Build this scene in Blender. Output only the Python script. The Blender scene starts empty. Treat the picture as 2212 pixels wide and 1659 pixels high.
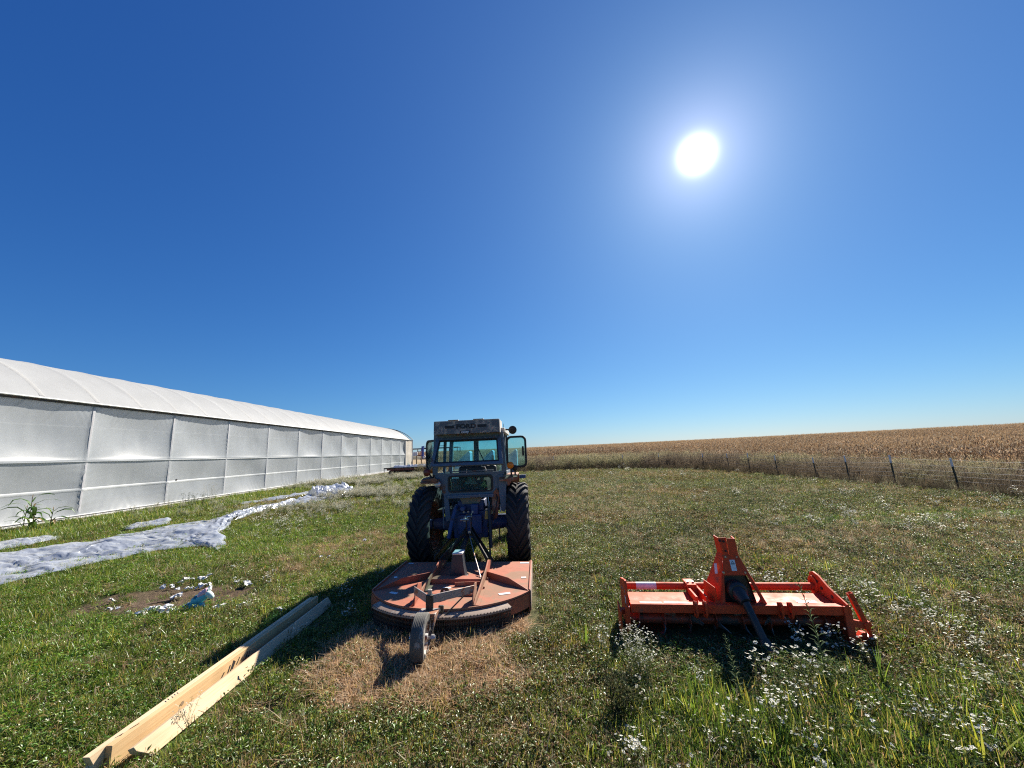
import bpy, bmesh, math, random
import numpy as np
from mathutils import Vector, Matrix, Euler

random.seed(7)
SC = bpy.context.scene
COL = SC.collection
R = math.radians

# ------------------------------------------------------------------ camera
cam_d = bpy.data.cameras.new("camera")
cam_d.sensor_width = 36.0
cam_d.lens = 36.0 * 820.0 / 2212.0
cam_d.clip_start = 0.05
cam_d.clip_end = 5000
cam = bpy.data.objects.new("camera", cam_d)
COL.objects.link(cam)
cam.matrix_world = (Matrix.Translation((0, 0, 1.75)) @ Matrix.Rotation(R(90 + 10.26), 4, 'X')
                    @ Matrix.Rotation(R(-2.5), 4, 'Z'))
SC.camera = cam

# ------------------------------------------------------------------ sky and sun
EXPOSURE = 1.2
SUN_EL, SUN_AZ = 36.4, 30.2          # azimuth to the right of +Y
SUN_DIR = Vector((math.sin(R(SUN_AZ)) * math.cos(R(SUN_EL)), math.cos(R(SUN_AZ)) * math.cos(R(SUN_EL)), math.sin(R(SUN_EL))))
world = bpy.data.worlds.new("World")
SC.world = world
world.use_nodes = True
wt = world.node_tree
wt.nodes.clear()
def wn(t, **k):
    n = wt.nodes.new(t)
    for a, b in k.items(): setattr(n, a, b)
    return n
wl = wt.links.new
w_out = wn('ShaderNodeOutputWorld'); w_bg = wn('ShaderNodeBackground')
sky = wn('ShaderNodeTexSky', sky_type='NISHITA', sun_disc=False)
sky.sun_elevation = R(SUN_EL); sky.sun_rotation = R(SUN_AZ)
sky.altitude = 400; sky.air_density = 1.0; sky.dust_density = 0.30; sky.ozone_density = 2.0
GAIN = 0.10 * 2 ** EXPOSURE
pre = wn('ShaderNodeVectorMath', operation='SCALE'); wl(sky.outputs[0], pre.inputs[0]); pre.inputs['Scale'].default_value = 0.1275
sep = wn('ShaderNodeSeparateXYZ'); com = wn('ShaderNodeCombineXYZ'); wl(pre.outputs[0], sep.inputs[0])
for ch, (g_, k_) in enumerate(((1.30, .32), (1.0, .50), (.72, .75))):      # deeper, clearer blue than the plain model sky
    pw = wn('ShaderNodeMath', operation='POWER'); wl(sep.outputs[ch], pw.inputs[0]); pw.inputs[1].default_value = g_
    ml = wn('ShaderNodeMath', operation='MULTIPLY'); wl(pw.outputs[0], ml.inputs[0]); ml.inputs[1].default_value = k_ / GAIN
    wl(ml.outputs[0], com.inputs[ch])
# the sun's aureole: scattered light round the sun's direction in the real sky
tc = wn('ShaderNodeTexCoord')
nrm = wn('ShaderNodeVectorMath', operation='NORMALIZE'); wl(tc.outputs['Generated'], nrm.inputs[0])
dot = wn('ShaderNodeVectorMath', operation='DOT_PRODUCT'); wl(nrm.outputs[0], dot.inputs[0]); dot.inputs[1].default_value = SUN_DIR
clampd = wn('ShaderNodeMath', operation='MINIMUM'); wl(dot.outputs['Value'], clampd.inputs[0]); clampd.inputs[1].default_value = 0.9999999
acos = wn('ShaderNodeMath', operation='ARCCOSINE'); wl(clampd.outputs[0], acos.inputs[0])
def falloff(width_deg, amp, color, power=1.0):
    d = wn('ShaderNodeMath', operation='DIVIDE'); wl(acos.outputs[0], d.inputs[0]); d.inputs[1].default_value = R(width_deg)
    p = wn('ShaderNodeMath', operation='POWER'); wl(d.outputs[0], p.inputs[0]); p.inputs[1].default_value = power
    m = wn('ShaderNodeMath', operation='MULTIPLY'); wl(p.outputs[0], m.inputs[0]); m.inputs[1].default_value = -1
    e = wn('ShaderNodeMath', operation='EXPONENT'); wl(m.outputs[0], e.inputs[0])
    s = wn('ShaderNodeVectorMath', operation='SCALE'); s.inputs[0].default_value = color; wl(e.outputs[0], s.inputs['Scale'])
    s2 = wn('ShaderNodeVectorMath', operation='SCALE'); wl(s.outputs[0], s2.inputs[0]); s2.inputs['Scale'].default_value = amp
    return s2
acc = com.outputs[0]
for args in ((1.05, 9.0 / GAIN, (1, 1, 1), 1.55), (4.4, .50 / GAIN, (1.0, 0.88, 1.0), 1.3), (11, .09 / GAIN, (0.6, 0.9, 1.0), 1.0), (36, .05 / GAIN, (0.80, 0.95, 1.0), 1.8)):
    a = wn('ShaderNodeVectorMath', operation='ADD'); wl(acc, a.inputs[0]); wl(falloff(*args).outputs[0], a.inputs[1]); acc = a.outputs[0]
wl(acc, w_bg.inputs['Color'])
w_bg.inputs['Strength'].default_value = 0.10
wl(w_bg.outputs[0], w_out.inputs['Surface'])

sun_d = bpy.data.lights.new("sun", 'SUN')
sun_d.energy = 5.0; sun_d.angle = R(0.53); sun_d.color = (1.0, 0.93, 0.82)
sun = bpy.data.objects.new("sun", sun_d)
COL.objects.link(sun)
sun.rotation_euler = (-SUN_DIR).to_track_quat('-Z', 'Y').to_euler()
sun.location = SUN_DIR * 60

SC.view_settings.view_transform = 'Standard'
SC.view_settings.look = 'None'
SC.view_settings.gamma = 1
SC.view_settings.exposure = EXPOSURE
SC.cycles.max_bounces = 8
SC.cycles.transparent_max_bounces = 16
SC.cycles.use_denoising = False
SC.cycles.filter_width = 1.15

# ------------------------------------------------------------------ helpers
def tag(o, label=None, cat=None, group=None, kind=None):
    if label: o['label'] = label
    if cat: o['category'] = cat
    if group: o['group'] = group
    if kind: o['kind'] = kind
    return o

def empty(name, loc=(0, 0, 0), rz=0.0):
    o = bpy.data.objects.new(name, None)
    COL.objects.link(o)
    o.location = loc; o.rotation_euler = (0, 0, rz)
    o.empty_display_size = 0.2
    return o

def copy_tree(o, parent=None):
    c = o.copy(); COL.objects.link(c)
    if parent: c.parent = parent
    for ch in list(o.children): copy_tree(ch, c)
    return c

class MB:
    """collects shapes and links them as one mesh object"""
    def __init__(s): s.v = []; s.f = []
    def add(s, vs, fs):
        o = len(s.v)
        s.v += [tuple(p) for p in vs]
        s.f += [tuple(i + o for i in f) for f in fs]
        return s
    def box(s, c, d, rot=None):
        x, y, z = d[0] / 2, d[1] / 2, d[2] / 2
        M = Euler(rot).to_matrix() if rot is not None and not isinstance(rot, Matrix) else rot
        vs = []
        for p in ((-x, -y, -z), (x, -y, -z), (x, y, -z), (-x, y, -z), (-x, -y, z), (x, -y, z), (x, y, z), (-x, y, z)):
            q = Vector(p)
            if M is not None: q = M @ q
            vs.append(q + Vector(c))
        return s.add(vs, [(0, 3, 2, 1), (4, 5, 6, 7), (0, 1, 5, 4), (1, 2, 6, 5), (2, 3, 7, 6), (3, 0, 4, 7)])
    def bb(s, x0, x1, y0, y1, z0, z1):
        return s.box(((x0 + x1) / 2, (y0 + y1) / 2, (z0 + z1) / 2), (abs(x1 - x0), abs(y1 - y0), abs(z1 - z0)))
    def bar(s, p0, p1, w, h, up=(0, 0, 1)):
        p0, p1 = Vector(p0), Vector(p1); d = (p1 - p0); L = d.length; d.normalize()
        sx = d.cross(Vector(up))
        if sx.length < 1e-4: sx = d.cross(Vector((1, 0, 0)))
        sx.normalize(); uz = sx.cross(d)
        vs = []
        for q in (p0, p1):
            for a, b in ((-1, -1), (1, -1), (1, 1), (-1, 1)): vs.append(q + sx * a * w / 2 + uz * b * h / 2)
        return s.add(vs, [(0, 1, 2, 3), (7, 6, 5, 4), (0, 4, 5, 1), (1, 5, 6, 2), (2, 6, 7, 3), (3, 7, 4, 0)])
    def cyl(s, p0, p1, r0, r1=None, n=14):
        return s.tube([p0, p1], [r0, r0 if r1 is None else r1], n)
    def tube(s, pts, r, n=8, cap=True):
        pts = [Vector(p) for p in pts]; rr = r if isinstance(r, (list, tuple)) else [r] * len(pts)
        vs = []; ref = None
        for i, p in enumerate(pts):
            d = (pts[min(i + 1, len(pts) - 1)] - pts[max(i - 1, 0)]).normalized()
            if ref is None:
                ref = Vector((0, 0, 1)) if abs(d.z) < .9 else Vector((1, 0, 0))
            a = d.cross(ref).normalized(); b = a.cross(d).normalized(); ref = b
            for k in range(n):
                t = 2 * math.pi * k / n
                vs.append(p + (a * math.cos(t) + b * math.sin(t)) * rr[i])
        fs = []
        for i in range(len(pts) - 1):
            for k in range(n):
                fs.append((i * n + k, i * n + (k + 1) % n, (i + 1) * n + (k + 1) % n, (i + 1) * n + k))
        if cap:
            fs.append(tuple(range(n - 1, -1, -1))); fs.append(tuple((len(pts) - 1) * n + k for k in range(n)))
        return s.add(vs, fs)
    def prism(s, poly, axis, a0, a1):
        n = len(poly)
        def P(p, a):
            return (a, p[0], p[1]) if axis == 'x' else (p[0], a, p[1]) if axis == 'y' else (p[0], p[1], a)
        vs = [P(p, a0) for p in poly] + [P(p, a1) for p in poly]
        fs = [tuple(range(n)), tuple(range(2 * n - 1, n - 1, -1))] + [(i, (i + 1) % n, n + (i + 1) % n, n + i) for i in range(n)]
        return s.add(vs, fs)
    def lathe(s, prof, c, axis='x', n=32, closed=False):
        vs = []; m = len(prof); c = Vector(c)
        for k in range(n):
            t = 2 * math.pi * k / n; cs, sn = math.cos(t), math.sin(t)
            for r, h in prof:
                p = (h, r * cs, r * sn) if axis == 'x' else (r * cs, h, r * sn) if axis == 'y' else (r * cs, r * sn, h)
                vs.append(Vector(p) + c)
        fs = []
        for k in range(n):
            k2 = (k + 1) % n
            for i in range(m - 1 + (1 if closed else 0)):
                j = (i + 1) % m
                fs.append((k * m + i, k * m + j, k2 * m + j, k2 * m + i))
        return s.add(vs, fs)
    def plate_hole(s, outer, inner, axis, a0, a1):
        """flat plate with one hole: outer and inner rings with the same vertex count"""
        n = len(outer)
        def P(p, a):
            return (a, p[0], p[1]) if axis == 'x' else (p[0], a, p[1]) if axis == 'y' else (p[0], p[1], a)
        vs = [P(p, a0) for p in outer] + [P(p, a0) for p in inner] + [P(p, a1) for p in outer] + [P(p, a1) for p in inner]
        fs = []
        for i in range(n):
            j = (i + 1) % n
            fs += [(i, j, n + j, n + i), (2 * n + i, 3 * n + i, 3 * n + j, 2 * n + j), (i, 2 * n + i, 2 * n + j, j), (n + i, n + j, 3 * n + j, 3 * n + i)]
        return s.add(vs, fs)
    def build(s, name, mat, parent=None, loc=(0, 0, 0), bevel=0.0, angle=35, seg=2):
        me = bpy.data.meshes.new(name)
        me.from_pydata(s.v, [], s.f)
        bm = bmesh.new(); bm.from_mesh(me)
        bmesh.ops.recalc_face_normals(bm, faces=bm.faces)
        bm.to_mesh(me); bm.free()
        me.materials.append(mat)
        me.shade_smooth(); me.set_sharp_from_angle(angle=R(angle))
        o = bpy.data.objects.new(name, me)
        COL.objects.link(o)
        if parent: o.parent = parent
        o.location = loc
        if bevel:
            b = o.modifiers.new("bevel", 'BEVEL'); b.width = bevel; b.segments = seg; b.limit_method = 'ANGLE'; b.angle_limit = R(40)
        return o

def rrect(x0, x1, z0, z1, r, n=5):
    """rounded rectangle ring, 4*n points, starting at the lower left corner"""
    out = []
    for cx, cz, a0 in ((x0 + r, z0 + r, 180), (x1 - r, z0 + r, 270), (x1 - r, z1 - r, 0), (x0 + r, z1 - r, 90)):
        for k in range(n):
            a = R(a0 + 90 * k / (n - 1)); out.append((cx + r * math.cos(a), cz + r * math.sin(a)))
    return out

def corner_ring(c, n=5):
    """a quad's four corners (LL, LR, UR, UL) as a ring of 4*n points that pairs with rrect()"""
    out = []
    for i, p in enumerate(c):
        pv, nx = c[i - 1], c[(i + 1) % 4]
        for k in range(n):
            t = k / (n - 1) - .5
            q = nx if t > 0 else pv
            f = abs(t) * .5
            out.append((p[0] + (q[0] - p[0]) * f, p[1] + (q[1] - p[1]) * f))
    return out

def text_mesh(s, size, depth, mat, name, parent, M, offset=0.0, sx=1.0):
    cu = bpy.data.curves.new("tmp_text", 'FONT')
    cu.body = s; cu.size = size; cu.extrude = depth; cu.offset = offset
    cu.align_x = 'CENTER'; cu.align_y = 'CENTER'
    ob = bpy.data.objects.new("tmp_text", cu)
    COL.objects.link(ob)
    dg = bpy.context.evaluated_depsgraph_get()
    me = bpy.data.meshes.new_from_object(ob.evaluated_get(dg))
    bpy.data.objects.remove(ob); bpy.data.curves.remove(cu)
    me.transform(M @ Matrix.Diagonal((sx, 1, 1, 1)))
    me.name = name
    me.materials.clear(); me.materials.append(mat)
    o = bpy.data.objects.new(name, me); COL.objects.link(o)
    if parent: o.parent = parent
    return o

# value noise for layout (numpy)
_tables = {}
def vnoise(x, y, scale, seed=0):
    if seed not in _tables: _tables[seed] = np.random.RandomState(seed).rand(256, 256)
    T = _tables[seed]
    u = np.asarray(x) / scale + 1000.37; v = np.asarray(y) / scale + 1000.71
    i = np.floor(u).astype(int); j = np.floor(v).astype(int)
    a = u - i; b = v - j
    a = a * a * (3 - 2 * a); b = b * b * (3 - 2 * b)
    g = lambda p, q: T[p % 256, q % 256]
    return (g(i, j) * (1 - a) + g(i + 1, j) * a) * (1 - b) + (g(i, j + 1) * (1 - a) + g(i + 1, j + 1) * a) * b
def fbm(x, y, scale, seed=0, n=4):
    t = 0; w = 0
    for k in range(n):
        t = t + vnoise(x, y, scale / 2 ** k, seed + k) * .55 ** k; w += .55 ** k
    return t / w
def sstep(a, b, x):
    t = np.clip((np.asarray(x, float) - a) / (b - a), 0, 1); return t * t * (3 - 2 * t)

def field_sd(x, y, xb=12.8, yb=34.0, r=10.0):
    qx = np.asarray(x, float) - (xb - r); qy = np.asarray(y, float) - (yb - r)
    return np.hypot(np.maximum(qx, 0), np.maximum(qy, 0)) + np.minimum(np.maximum(qx, qy), 0) - r

def Hf(x, y):
    """ground height"""
    x = np.asarray(x, float); y = np.asarray(y, float)
    d = np.hypot(x, np.maximum(y, 0))
    rise = .0135 * np.clip(d - 52, 0, 225) * sstep(-30, 30, y)
    ditch = -.65 * sstep(14.5, 24, x) * (1 - sstep(48, 75, y)) * (1 - sstep(60, 160, x)) 
    bump = (fbm(x, y, 2.2, 3, 3) - .5) * .07 * (1 - sstep(40, 90, d))
    return rise + ditch + bump
def H(x, y): return float(Hf(x, y))

# ------------------------------------------------------------------ materials
def nt(mat):
    mat.use_nodes = True; t = mat.node_tree; t.nodes.clear(); return t
def node(t, ty, **k):
    n = t.nodes.new(ty)
    for a, b in k.items(): setattr(n, a, b)
    return n
def ramp(t, fac, stops):
    r = node(t, 'ShaderNodeValToRGB')
    while len(r.color_ramp.elements) < len(stops): r.color_ramp.elements.new(.5)
    for e, (p, c) in zip(r.color_ramp.elements, stops):
        e.position = p; e.color = (*c, 1) if len(c) == 3 else c
    t.links.new(fac, r.inputs[0]); return r
def mixc(t, fac, a, b, mode='MIX'):
    m = node(t, 'ShaderNodeMix', data_type='RGBA', blend_type=mode)
    for s, v in ((0, fac), (6, a), (7, b)):
        if isinstance(v, (int, float)): m.inputs[s].default_value = v
        elif isinstance(v, tuple): m.inputs[s].default_value = (*v, 1)
        else: t.links.new(v, m.inputs[s])
    return m.outputs[2]
def noise(t, scale, detail=4, vec=None, rough=.55, dist=0):
    n = node(t, 'ShaderNodeTexNoise'); n.inputs['Scale'].default_value = scale; n.inputs['Detail'].default_value = detail
    n.inputs['Roughness'].default_value = rough; n.inputs['Distortion'].default_value = dist
    if vec is not None: t.links.new(vec, n.inputs['Vector'])
    return n.outputs['Fac']

def paint(name, col, rough=.5, metal=0.0, wear=None, wear_amt=.35, scale=5.0, dust=.25, dustcol=(.30, .25, .18), bump=.15, spec=.4):
    """weathered paint: patchy wear of another colour, dust, small value changes"""
    m = bpy.data.materials.new(name); t = nt(m)
    o = node(t, 'ShaderNodeOutputMaterial'); b = node(t, 'ShaderNodeBsdfPrincipled')
    tc = node(t, 'ShaderNodeTexCoord'); v = tc.outputs['Object']
    n1 = noise(t, scale, 6, v, .65); n2 = noise(t, scale * 6, 5, v, .7); n3 = noise(t, scale * .5, 3, v)
    c = mixc(t, ramp(t, n2, [(.3, (0, 0, 0)), (.75, (1, 1, 1))]).outputs[0], tuple(x * .82 for x in col), tuple(min(1, x * 1.12) for x in col))
    d = ramp(t, n3, [(.35, (0, 0, 0)), (.75, (dust,) * 3)])
    c = mixc(t, d.outputs[0], c, dustcol)
    if wear:
        md = node(t, 'ShaderNodeMath', operation='ADD'); t.links.new(n1, md.inputs[0])
        m2 = node(t, 'ShaderNodeMath', operation='MULTIPLY'); t.links.new(n2, m2.inputs[0]); m2.inputs[1].default_value = .35
        t.links.new(m2.outputs[0], md.inputs[1])
        w = ramp(t, md.outputs[0], [(.86 - wear_amt * .45, (0, 0, 0)), (.92 - wear_amt * .4, (1, 1, 1))])
        c = mixc(t, w.outputs[0], c, wear)
    t.links.new(c, b.inputs['Base Color'])
    rr = ramp(t, n1, [(.3, (max(0, rough - .12),) * 3), (.7, (min(1, rough + .15),) * 3)])
    t.links.new(rr.outputs[0], b.inputs['Roughness'])
    b.inputs['Metallic'].default_value = metal
    b.inputs['Specular IOR Level'].default_value = spec
    if bump:
        bp = node(t, 'ShaderNodeBump'); bp.inputs['Strength'].default_value = bump; bp.inputs['Distance'].default_value = .004
        t.links.new(n2, bp.inputs['Height']); t.links.new(bp.outputs[0], b.inputs['Normal'])
    t.links.new(b.outputs[0], o.inputs[0])
    return m

def glass_mat(name, col, refl=.12, rough=.03, dirt=.06):
    m = bpy.data.materials.new(name); t = nt(m)
    o = node(t, 'ShaderNodeOutputMaterial')
    tr = node(t, 'ShaderNodeBsdfTransparent'); tr.inputs[0].default_value = (*col, 1)
    gl = node(t, 'ShaderNodeBsdfGlossy'); gl.inputs['Roughness'].default_value = rough
    df = node(t, 'ShaderNodeBsdfDiffuse'); df.inputs[0].default_value = (.4, .42, .4, 1)
    tl = node(t, 'ShaderNodeBsdfTranslucent'); tl.inputs[0].default_value = (.4, .42, .4, 1)
    lw = node(t, 'ShaderNodeLayerWeight'); lw.inputs[0].default_value = refl
    m1 = node(t, 'ShaderNodeMixShader'); t.links.new(lw.outputs['Fresnel'], m1.inputs[0])
    t.links.new(tr.outputs[0], m1.inputs[1]); t.links.new(gl.outputs[0], m1.inputs[2])
    tc = node(t, 'ShaderNodeTexCoord'); n = noise(t, 6, 5, tc.outputs['Object'])
    rp = ramp(t, n, [(.35, (dirt * .4,) * 3), (.75, (dirt * 2,) * 3)])
    md = node(t, 'ShaderNodeMixShader'); md.inputs[0].default_value = .5
    t.links.new(df.outputs[0], md.inputs[1]); t.links.new(tl.outputs[0], md.inputs[2])
    m2 = node(t, 'ShaderNodeMixShader'); t.links.new(rp.outputs[0], m2.inputs[0])
    t.links.new(m1.outputs[0], m2.inputs[1]); t.links.new(md.outputs[0], m2.inputs[2])
    t.links.new(m2.outputs[0], o.inputs[0])
    return m

def film_mat(name, col, trans=.4, crease=0.0, clear=.0, gloss=.12, rough=.3, spots=0.0, streak=0.0, bumpd=.01, bscale=14, bstr=.4):
    """plastic film: part diffuse, part translucent, some sheen"""
    m = bpy.data.materials.new(name); t = nt(m)
    o = node(t, 'ShaderNodeOutputMaterial'); tc = node(t, 'ShaderNodeTexCoord')
    mp = node(t, 'ShaderNodeMapping'); t.links.new(tc.outputs['Object'], mp.inputs[0]); mp.inputs['Scale'].default_value = (1, 1, .45)
    n1 = noise(t, 1.1, 5, mp.outputs[0], .6); n2 = noise(t, bscale, 5, tc.outputs['Object'], .6, .6)
    c = mixc(t, ramp(t, n1, [(.3, (0, 0, 0)), (.72, (1, 1, 1))]).outputs[0], tuple(x * .88 for x in col), col)
    d = node(t, 'ShaderNodeBsdfDiffuse'); tl = node(t, 'ShaderNodeBsdfTranslucent'); g = node(t, 'ShaderNodeBsdfGlossy')
    g.inputs['Roughness'].default_value = rough; g.inputs[0].default_value = (1, 1, 1, 1)
    t.links.new(c, d.inputs[0]); t.links.new(c, tl.inputs[0])
    bp = node(t, 'ShaderNodeBump'); bp.inputs['Strength'].default_value = bstr; bp.inputs['Distance'].default_value = bumpd
    t.links.new(n2, bp.inputs['Height'])
    if crease:
        rg = node(t, 'ShaderNodeTexNoise', noise_type='RIDGED_MULTIFRACTAL'); rg.inputs['Scale'].default_value = crease; rg.inputs['Detail'].default_value = 3; rg.inputs['Distortion'].default_value = .5
        t.links.new(tc.outputs['Object'], rg.inputs['Vector'])
        bp2 = node(t, 'ShaderNodeBump'); bp2.inputs['Strength'].default_value = 1.0; bp2.inputs['Distance'].default_value = .05
        t.links.new(rg.outputs[0], bp2.inputs['Height']); t.links.new(bp.outputs[0], bp2.inputs['Normal']); bp = bp2
    for s in (d, tl, g): t.links.new(bp.outputs[0], s.inputs['Normal'])
    m1 = node(t, 'ShaderNodeMixShader'); m1.inputs[0].default_value = trans
    t.links.new(d.outputs[0], m1.inputs[1]); t.links.new(tl.outputs[0], m1.inputs[2])
    m2 = node(t, 'ShaderNodeMixShader'); m2.inputs[0].default_value = gloss
    t.links.new(m1.outputs[0], m2.inputs[1]); t.links.new(g.outputs[0], m2.inputs[2])
    last = m2.outputs[0]
    if clear:
        tr = node(t, 'ShaderNodeBsdfTransparent'); m3 = node(t, 'ShaderNodeMixShader'); m3.inputs[0].default_value = clear
        t.links.new(last, m3.inputs[1]); t.links.new(tr.outputs[0], m3.inputs[2]); last = m3.outputs[0]
    t.links.new(last, o.inputs[0])
    return m

def wood_mat(name, c1, c2, axis=1, scale=1.0):
    m = bpy.data.materials.new(name); t = nt(m)
    o = node(t, 'ShaderNodeOutputMaterial'); b = node(t, 'ShaderNodeBsdfPrincipled'); tc = node(t, 'ShaderNodeTexCoord')
    mp = node(t, 'ShaderNodeMapping'); t.links.new(tc.outputs['Object'], mp.inputs[0])
    s = [26 * scale] * 3; s[axis] = 1.1 * scale; mp.inputs['Scale'].default_value = s
    n1 = noise(t, 1.6, 6, mp.outputs[0], .6, 1.2); n2 = noise(t, 6, 4, mp.outputs[0], .6)
    c = ramp(t, n1, [(.3, c1), (.55, tuple((a + b_) / 2 for a, b_ in zip(c1, c2))), (.75, c2)]).outputs[0]
    c = mixc(t, .25, c, ramp(t, n2, [(.3, tuple(x * .6 for x in c2)), (.7, c1)]).outputs[0])
    n3 = noise(t, 2.3, 2, tc.outputs['Object'])
    c = mixc(t, ramp(t, n3, [(.55, (0, 0, 0)), (.7, (.4, .4, .4))]).outputs[0], c, tuple(x * .72 for x in c2))
    t.links.new(c, b.inputs['Base Color']); b.inputs['Roughness'].default_value = .7; b.inputs['Specular IOR Level'].default_value = .25
    bp = node(t, 'ShaderNodeBump'); bp.inputs['Strength'].default_value = .3; bp.inputs['Distance'].default_value = .003
    t.links.new(n2, bp.inputs['Height']); t.links.new(bp.outputs[0], b.inputs['Normal'])
    t.links.new(b.outputs[0], o.inputs[0]); return m

def plant_mat(name='plant_leaf', trans=.5, gloss=.035):
    """leaf: vertex colour of the leaf times the tint of its clump"""
    m = bpy.data.materials.new(name); t = nt(m)
    o = node(t, 'ShaderNodeOutputMaterial')
    a = node(t, 'ShaderNodeAttribute', attribute_name='Col'); a2 = node(t, 'ShaderNodeAttribute', attribute_name='tint', attribute_type='INSTANCER')
    a3 = node(t, 'ShaderNodeAttribute', attribute_name='has_tint', attribute_type='INSTANCER')
    c = mixc(t, a3.outputs['Fac'], a.outputs['Color'], mixc(t, 1.0, a.outputs['Color'], a2.outputs['Color'], 'MULTIPLY'))
    d = node(t, 'ShaderNodeBsdfDiffuse'); tl = node(t, 'ShaderNodeBsdfTranslucent'); g = node(t, 'ShaderNodeBsdfGlossy'); g.inputs['Roughness'].default_value = .38
    t.links.new(c, d.inputs[0]); t.links.new(c, tl.inputs[0]); g.inputs[0].default_value = (.8, .85, .8, 1)
    m1 = node(t, 'ShaderNodeMixShader'); m1.inputs[0].default_value = trans
    t.links.new(d.outputs[0], m1.inputs[1]); t.links.new(tl.outputs[0], m1.inputs[2])
    m2 = node(t, 'ShaderNodeMixShader'); m2.inputs[0].default_value = gloss
    t.links.new(m1.outputs[0], m2.inputs[1]); t.links.new(g.outputs[0], m2.inputs[2])
    t.links.new(m2.outputs[0], o.inputs[0]); return m

M = {}
M['plant'] = plant_mat()
M['plantdry'] = plant_mat('dry_plant', .45, .008)
M['blue'] = paint('faded_blue_paint', (.022, .055, .17), .5, wear=(.09, .045, .025), wear_amt=.2)
M['cab'] = paint('grey_blue_cab_paint', (.085, .135, .195), .5, wear=(.13, .055, .03), wear_amt=.22, scale=3.2)
M['cabwhite'] = paint('chalky_white_paint', (.62, .60, .55), .6, wear=(.25, .17, .11), wear_amt=.22)
M['airbox'] = paint('grimy_grey_metal', (.12, .125, .135), .6, wear=(.36, .31, .26), wear_amt=.42, scale=7)
M['rust'] = paint('rusty_fender', (.24, .085, .04), .75, wear=(.40, .26, .19), wear_amt=.4, dust=.3)
M['black'] = paint('black_rubber_trim', (.018, .018, .02), .6, dust=.1)
M['tyre'] = paint('dusty_tyre_rubber', (.022, .022, .024), .75, dust=.3, dustcol=(.16, .13, .10), scale=4, bump=.3)
M['rim'] = paint('old_white_rim', (.55, .54, .5), .6, wear=(.2, .09, .05), wear_amt=.4)
M['dark'] = paint('greasy_dark_steel', (.035, .034, .036), .5, metal=.4, wear=(.10, .05, .03), wear_amt=.3)
M['steel'] = paint('bare_steel', (.42, .42, .42), .35, metal=.8, wear=(.2, .11, .07), wear_amt=.25)
M['grsteel'] = paint('grey_flat_steel', (.36, .33, .31), .5, metal=.3, wear=(.3, .13, .07), wear_amt=.35)
M['deck'] = paint('sun_bleached_orange_red_paint', (.39, .13, .080), .72, wear=(.27, .155, .10), wear_amt=.42, scale=2.6, dust=.45, dustcol=(.33, .20, .13), spec=.2)
M['deckdark'] = paint('orange_red_paint', (.36, .085, .04), .5, wear=(.30, .16, .10), wear_amt=.25, scale=4)
M['tiller'] = paint('bright_orange_paint', (.64, .066, .016), .6, wear=(.30, .10, .055), wear_amt=.14, scale=7, dust=.22, dustcol=(.36, .17, .10), spec=.22)
M['tillerdark'] = paint('soiled_orange_paint', (.42, .06, .02), .5, wear=(.10, .07, .05), wear_amt=.35, dust=.4, dustcol=(.14, .11, .08))
M['blade'] = paint('soil_stained_tine', (.24, .20, .17), .45, metal=.5, wear=(.16, .07, .04), wear_amt=.35)
M['plastic'] = paint('black_plastic_guard', (.022, .024, .026), .4, dust=.12)
M['sticker'] = paint('white_decal', (.74, .75, .76), .4, dust=.1, bump=0)
M['ink'] = paint('black_ink', (.02, .02, .022), .6, dust=.05, bump=0)
M['tan'] = paint('tan_dirty_sheet', (.22, .18, .12), .7, dust=.4)
M['yellow'] = paint('ochre_yellow', (.45, .28, .05), .5)
M['green'] = paint('dark_green_post', (.03, .05, .04), .6, wear=(.1, .06, .04), wear_amt=.2)
M['postwhite'] = paint('white_post_tip', (.75, .76, .78), .5)
M['red'] = paint('brownish_red_paint', (.22, .035, .025), .5, wear=(.12, .05, .03), wear_amt=.3)
M['seat'] = paint('black_vinyl', (.02, .02, .022), .55, dust=.3)
M['amber'] = paint('amber_lens', (.75, .22, .015), .25, dust=.05, bump=0)
M['redlens'] = paint('dark_red_lens', (.16, .015, .012), .25, dust=.1, bump=0)
M['lens'] = paint('clear_lamp_lens', (.55, .55, .55), .15, metal=.3, dust=.1, bump=0)
M['glass'] = glass_mat('teal_tinted_glass', (.68, .90, .93))
M['glass2'] = glass_mat('dusty_glass', (.60, .84, .86), dirt=.08)
M['lightblue'] = paint('pale_blue_panel', (.25, .50, .62), .45, dust=.1)
M['film'] = film_mat('greenhouse_film', (.58, .61, .625), trans=.5, clear=.13, gloss=.06, rough=.4, bstr=.10, bscale=3, bumpd=.02)
M['film2'] = film_mat('doubled_film', (.72, .74, .74), trans=.42, gloss=.05, rough=.42, bstr=.1, bscale=3, bumpd=.02)
M['roof_film'] = film_mat('roof_film', (.58, .59, .59), trans=.5, gloss=.03, rough=.5, bstr=.05, bscale=2, bumpd=.02)
M['curtain'] = film_mat('beige_curtain', (.72, .66, .56), trans=.35, gloss=.03, rough=.5)
M['tarp'] = film_mat('crumpled_clear_film', (.56, .60, .67), trans=.45, crease=5.2, clear=.12, gloss=.27, rough=.19, bstr=.45, bscale=11, bumpd=.02)
M['board'] = paint('white_board', (.72, .72, .70), .5, dust=.2)
M['pipe'] = paint('grey_pipe', (.45, .45, .47), .5, dust=.2)
M['wood'] = wood_mat('fresh_pine', (.66, .47, .25), (.50, .31, .14))
M['woodpale'] = wood_mat('pale_pine', (.72, .56, .37), (.56, .39, .22))
M['paper'] = paint('white_scrap_paper', (.80, .80, .79), .8, dust=.2, bump=0)
M['stick'] = paint('dry_stick', (.24, .17, .10), .9)
M['wire'] = paint('galvanised_wire', (.26, .27, .28), .4, metal=.5, dust=.05, bump=0)
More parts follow.
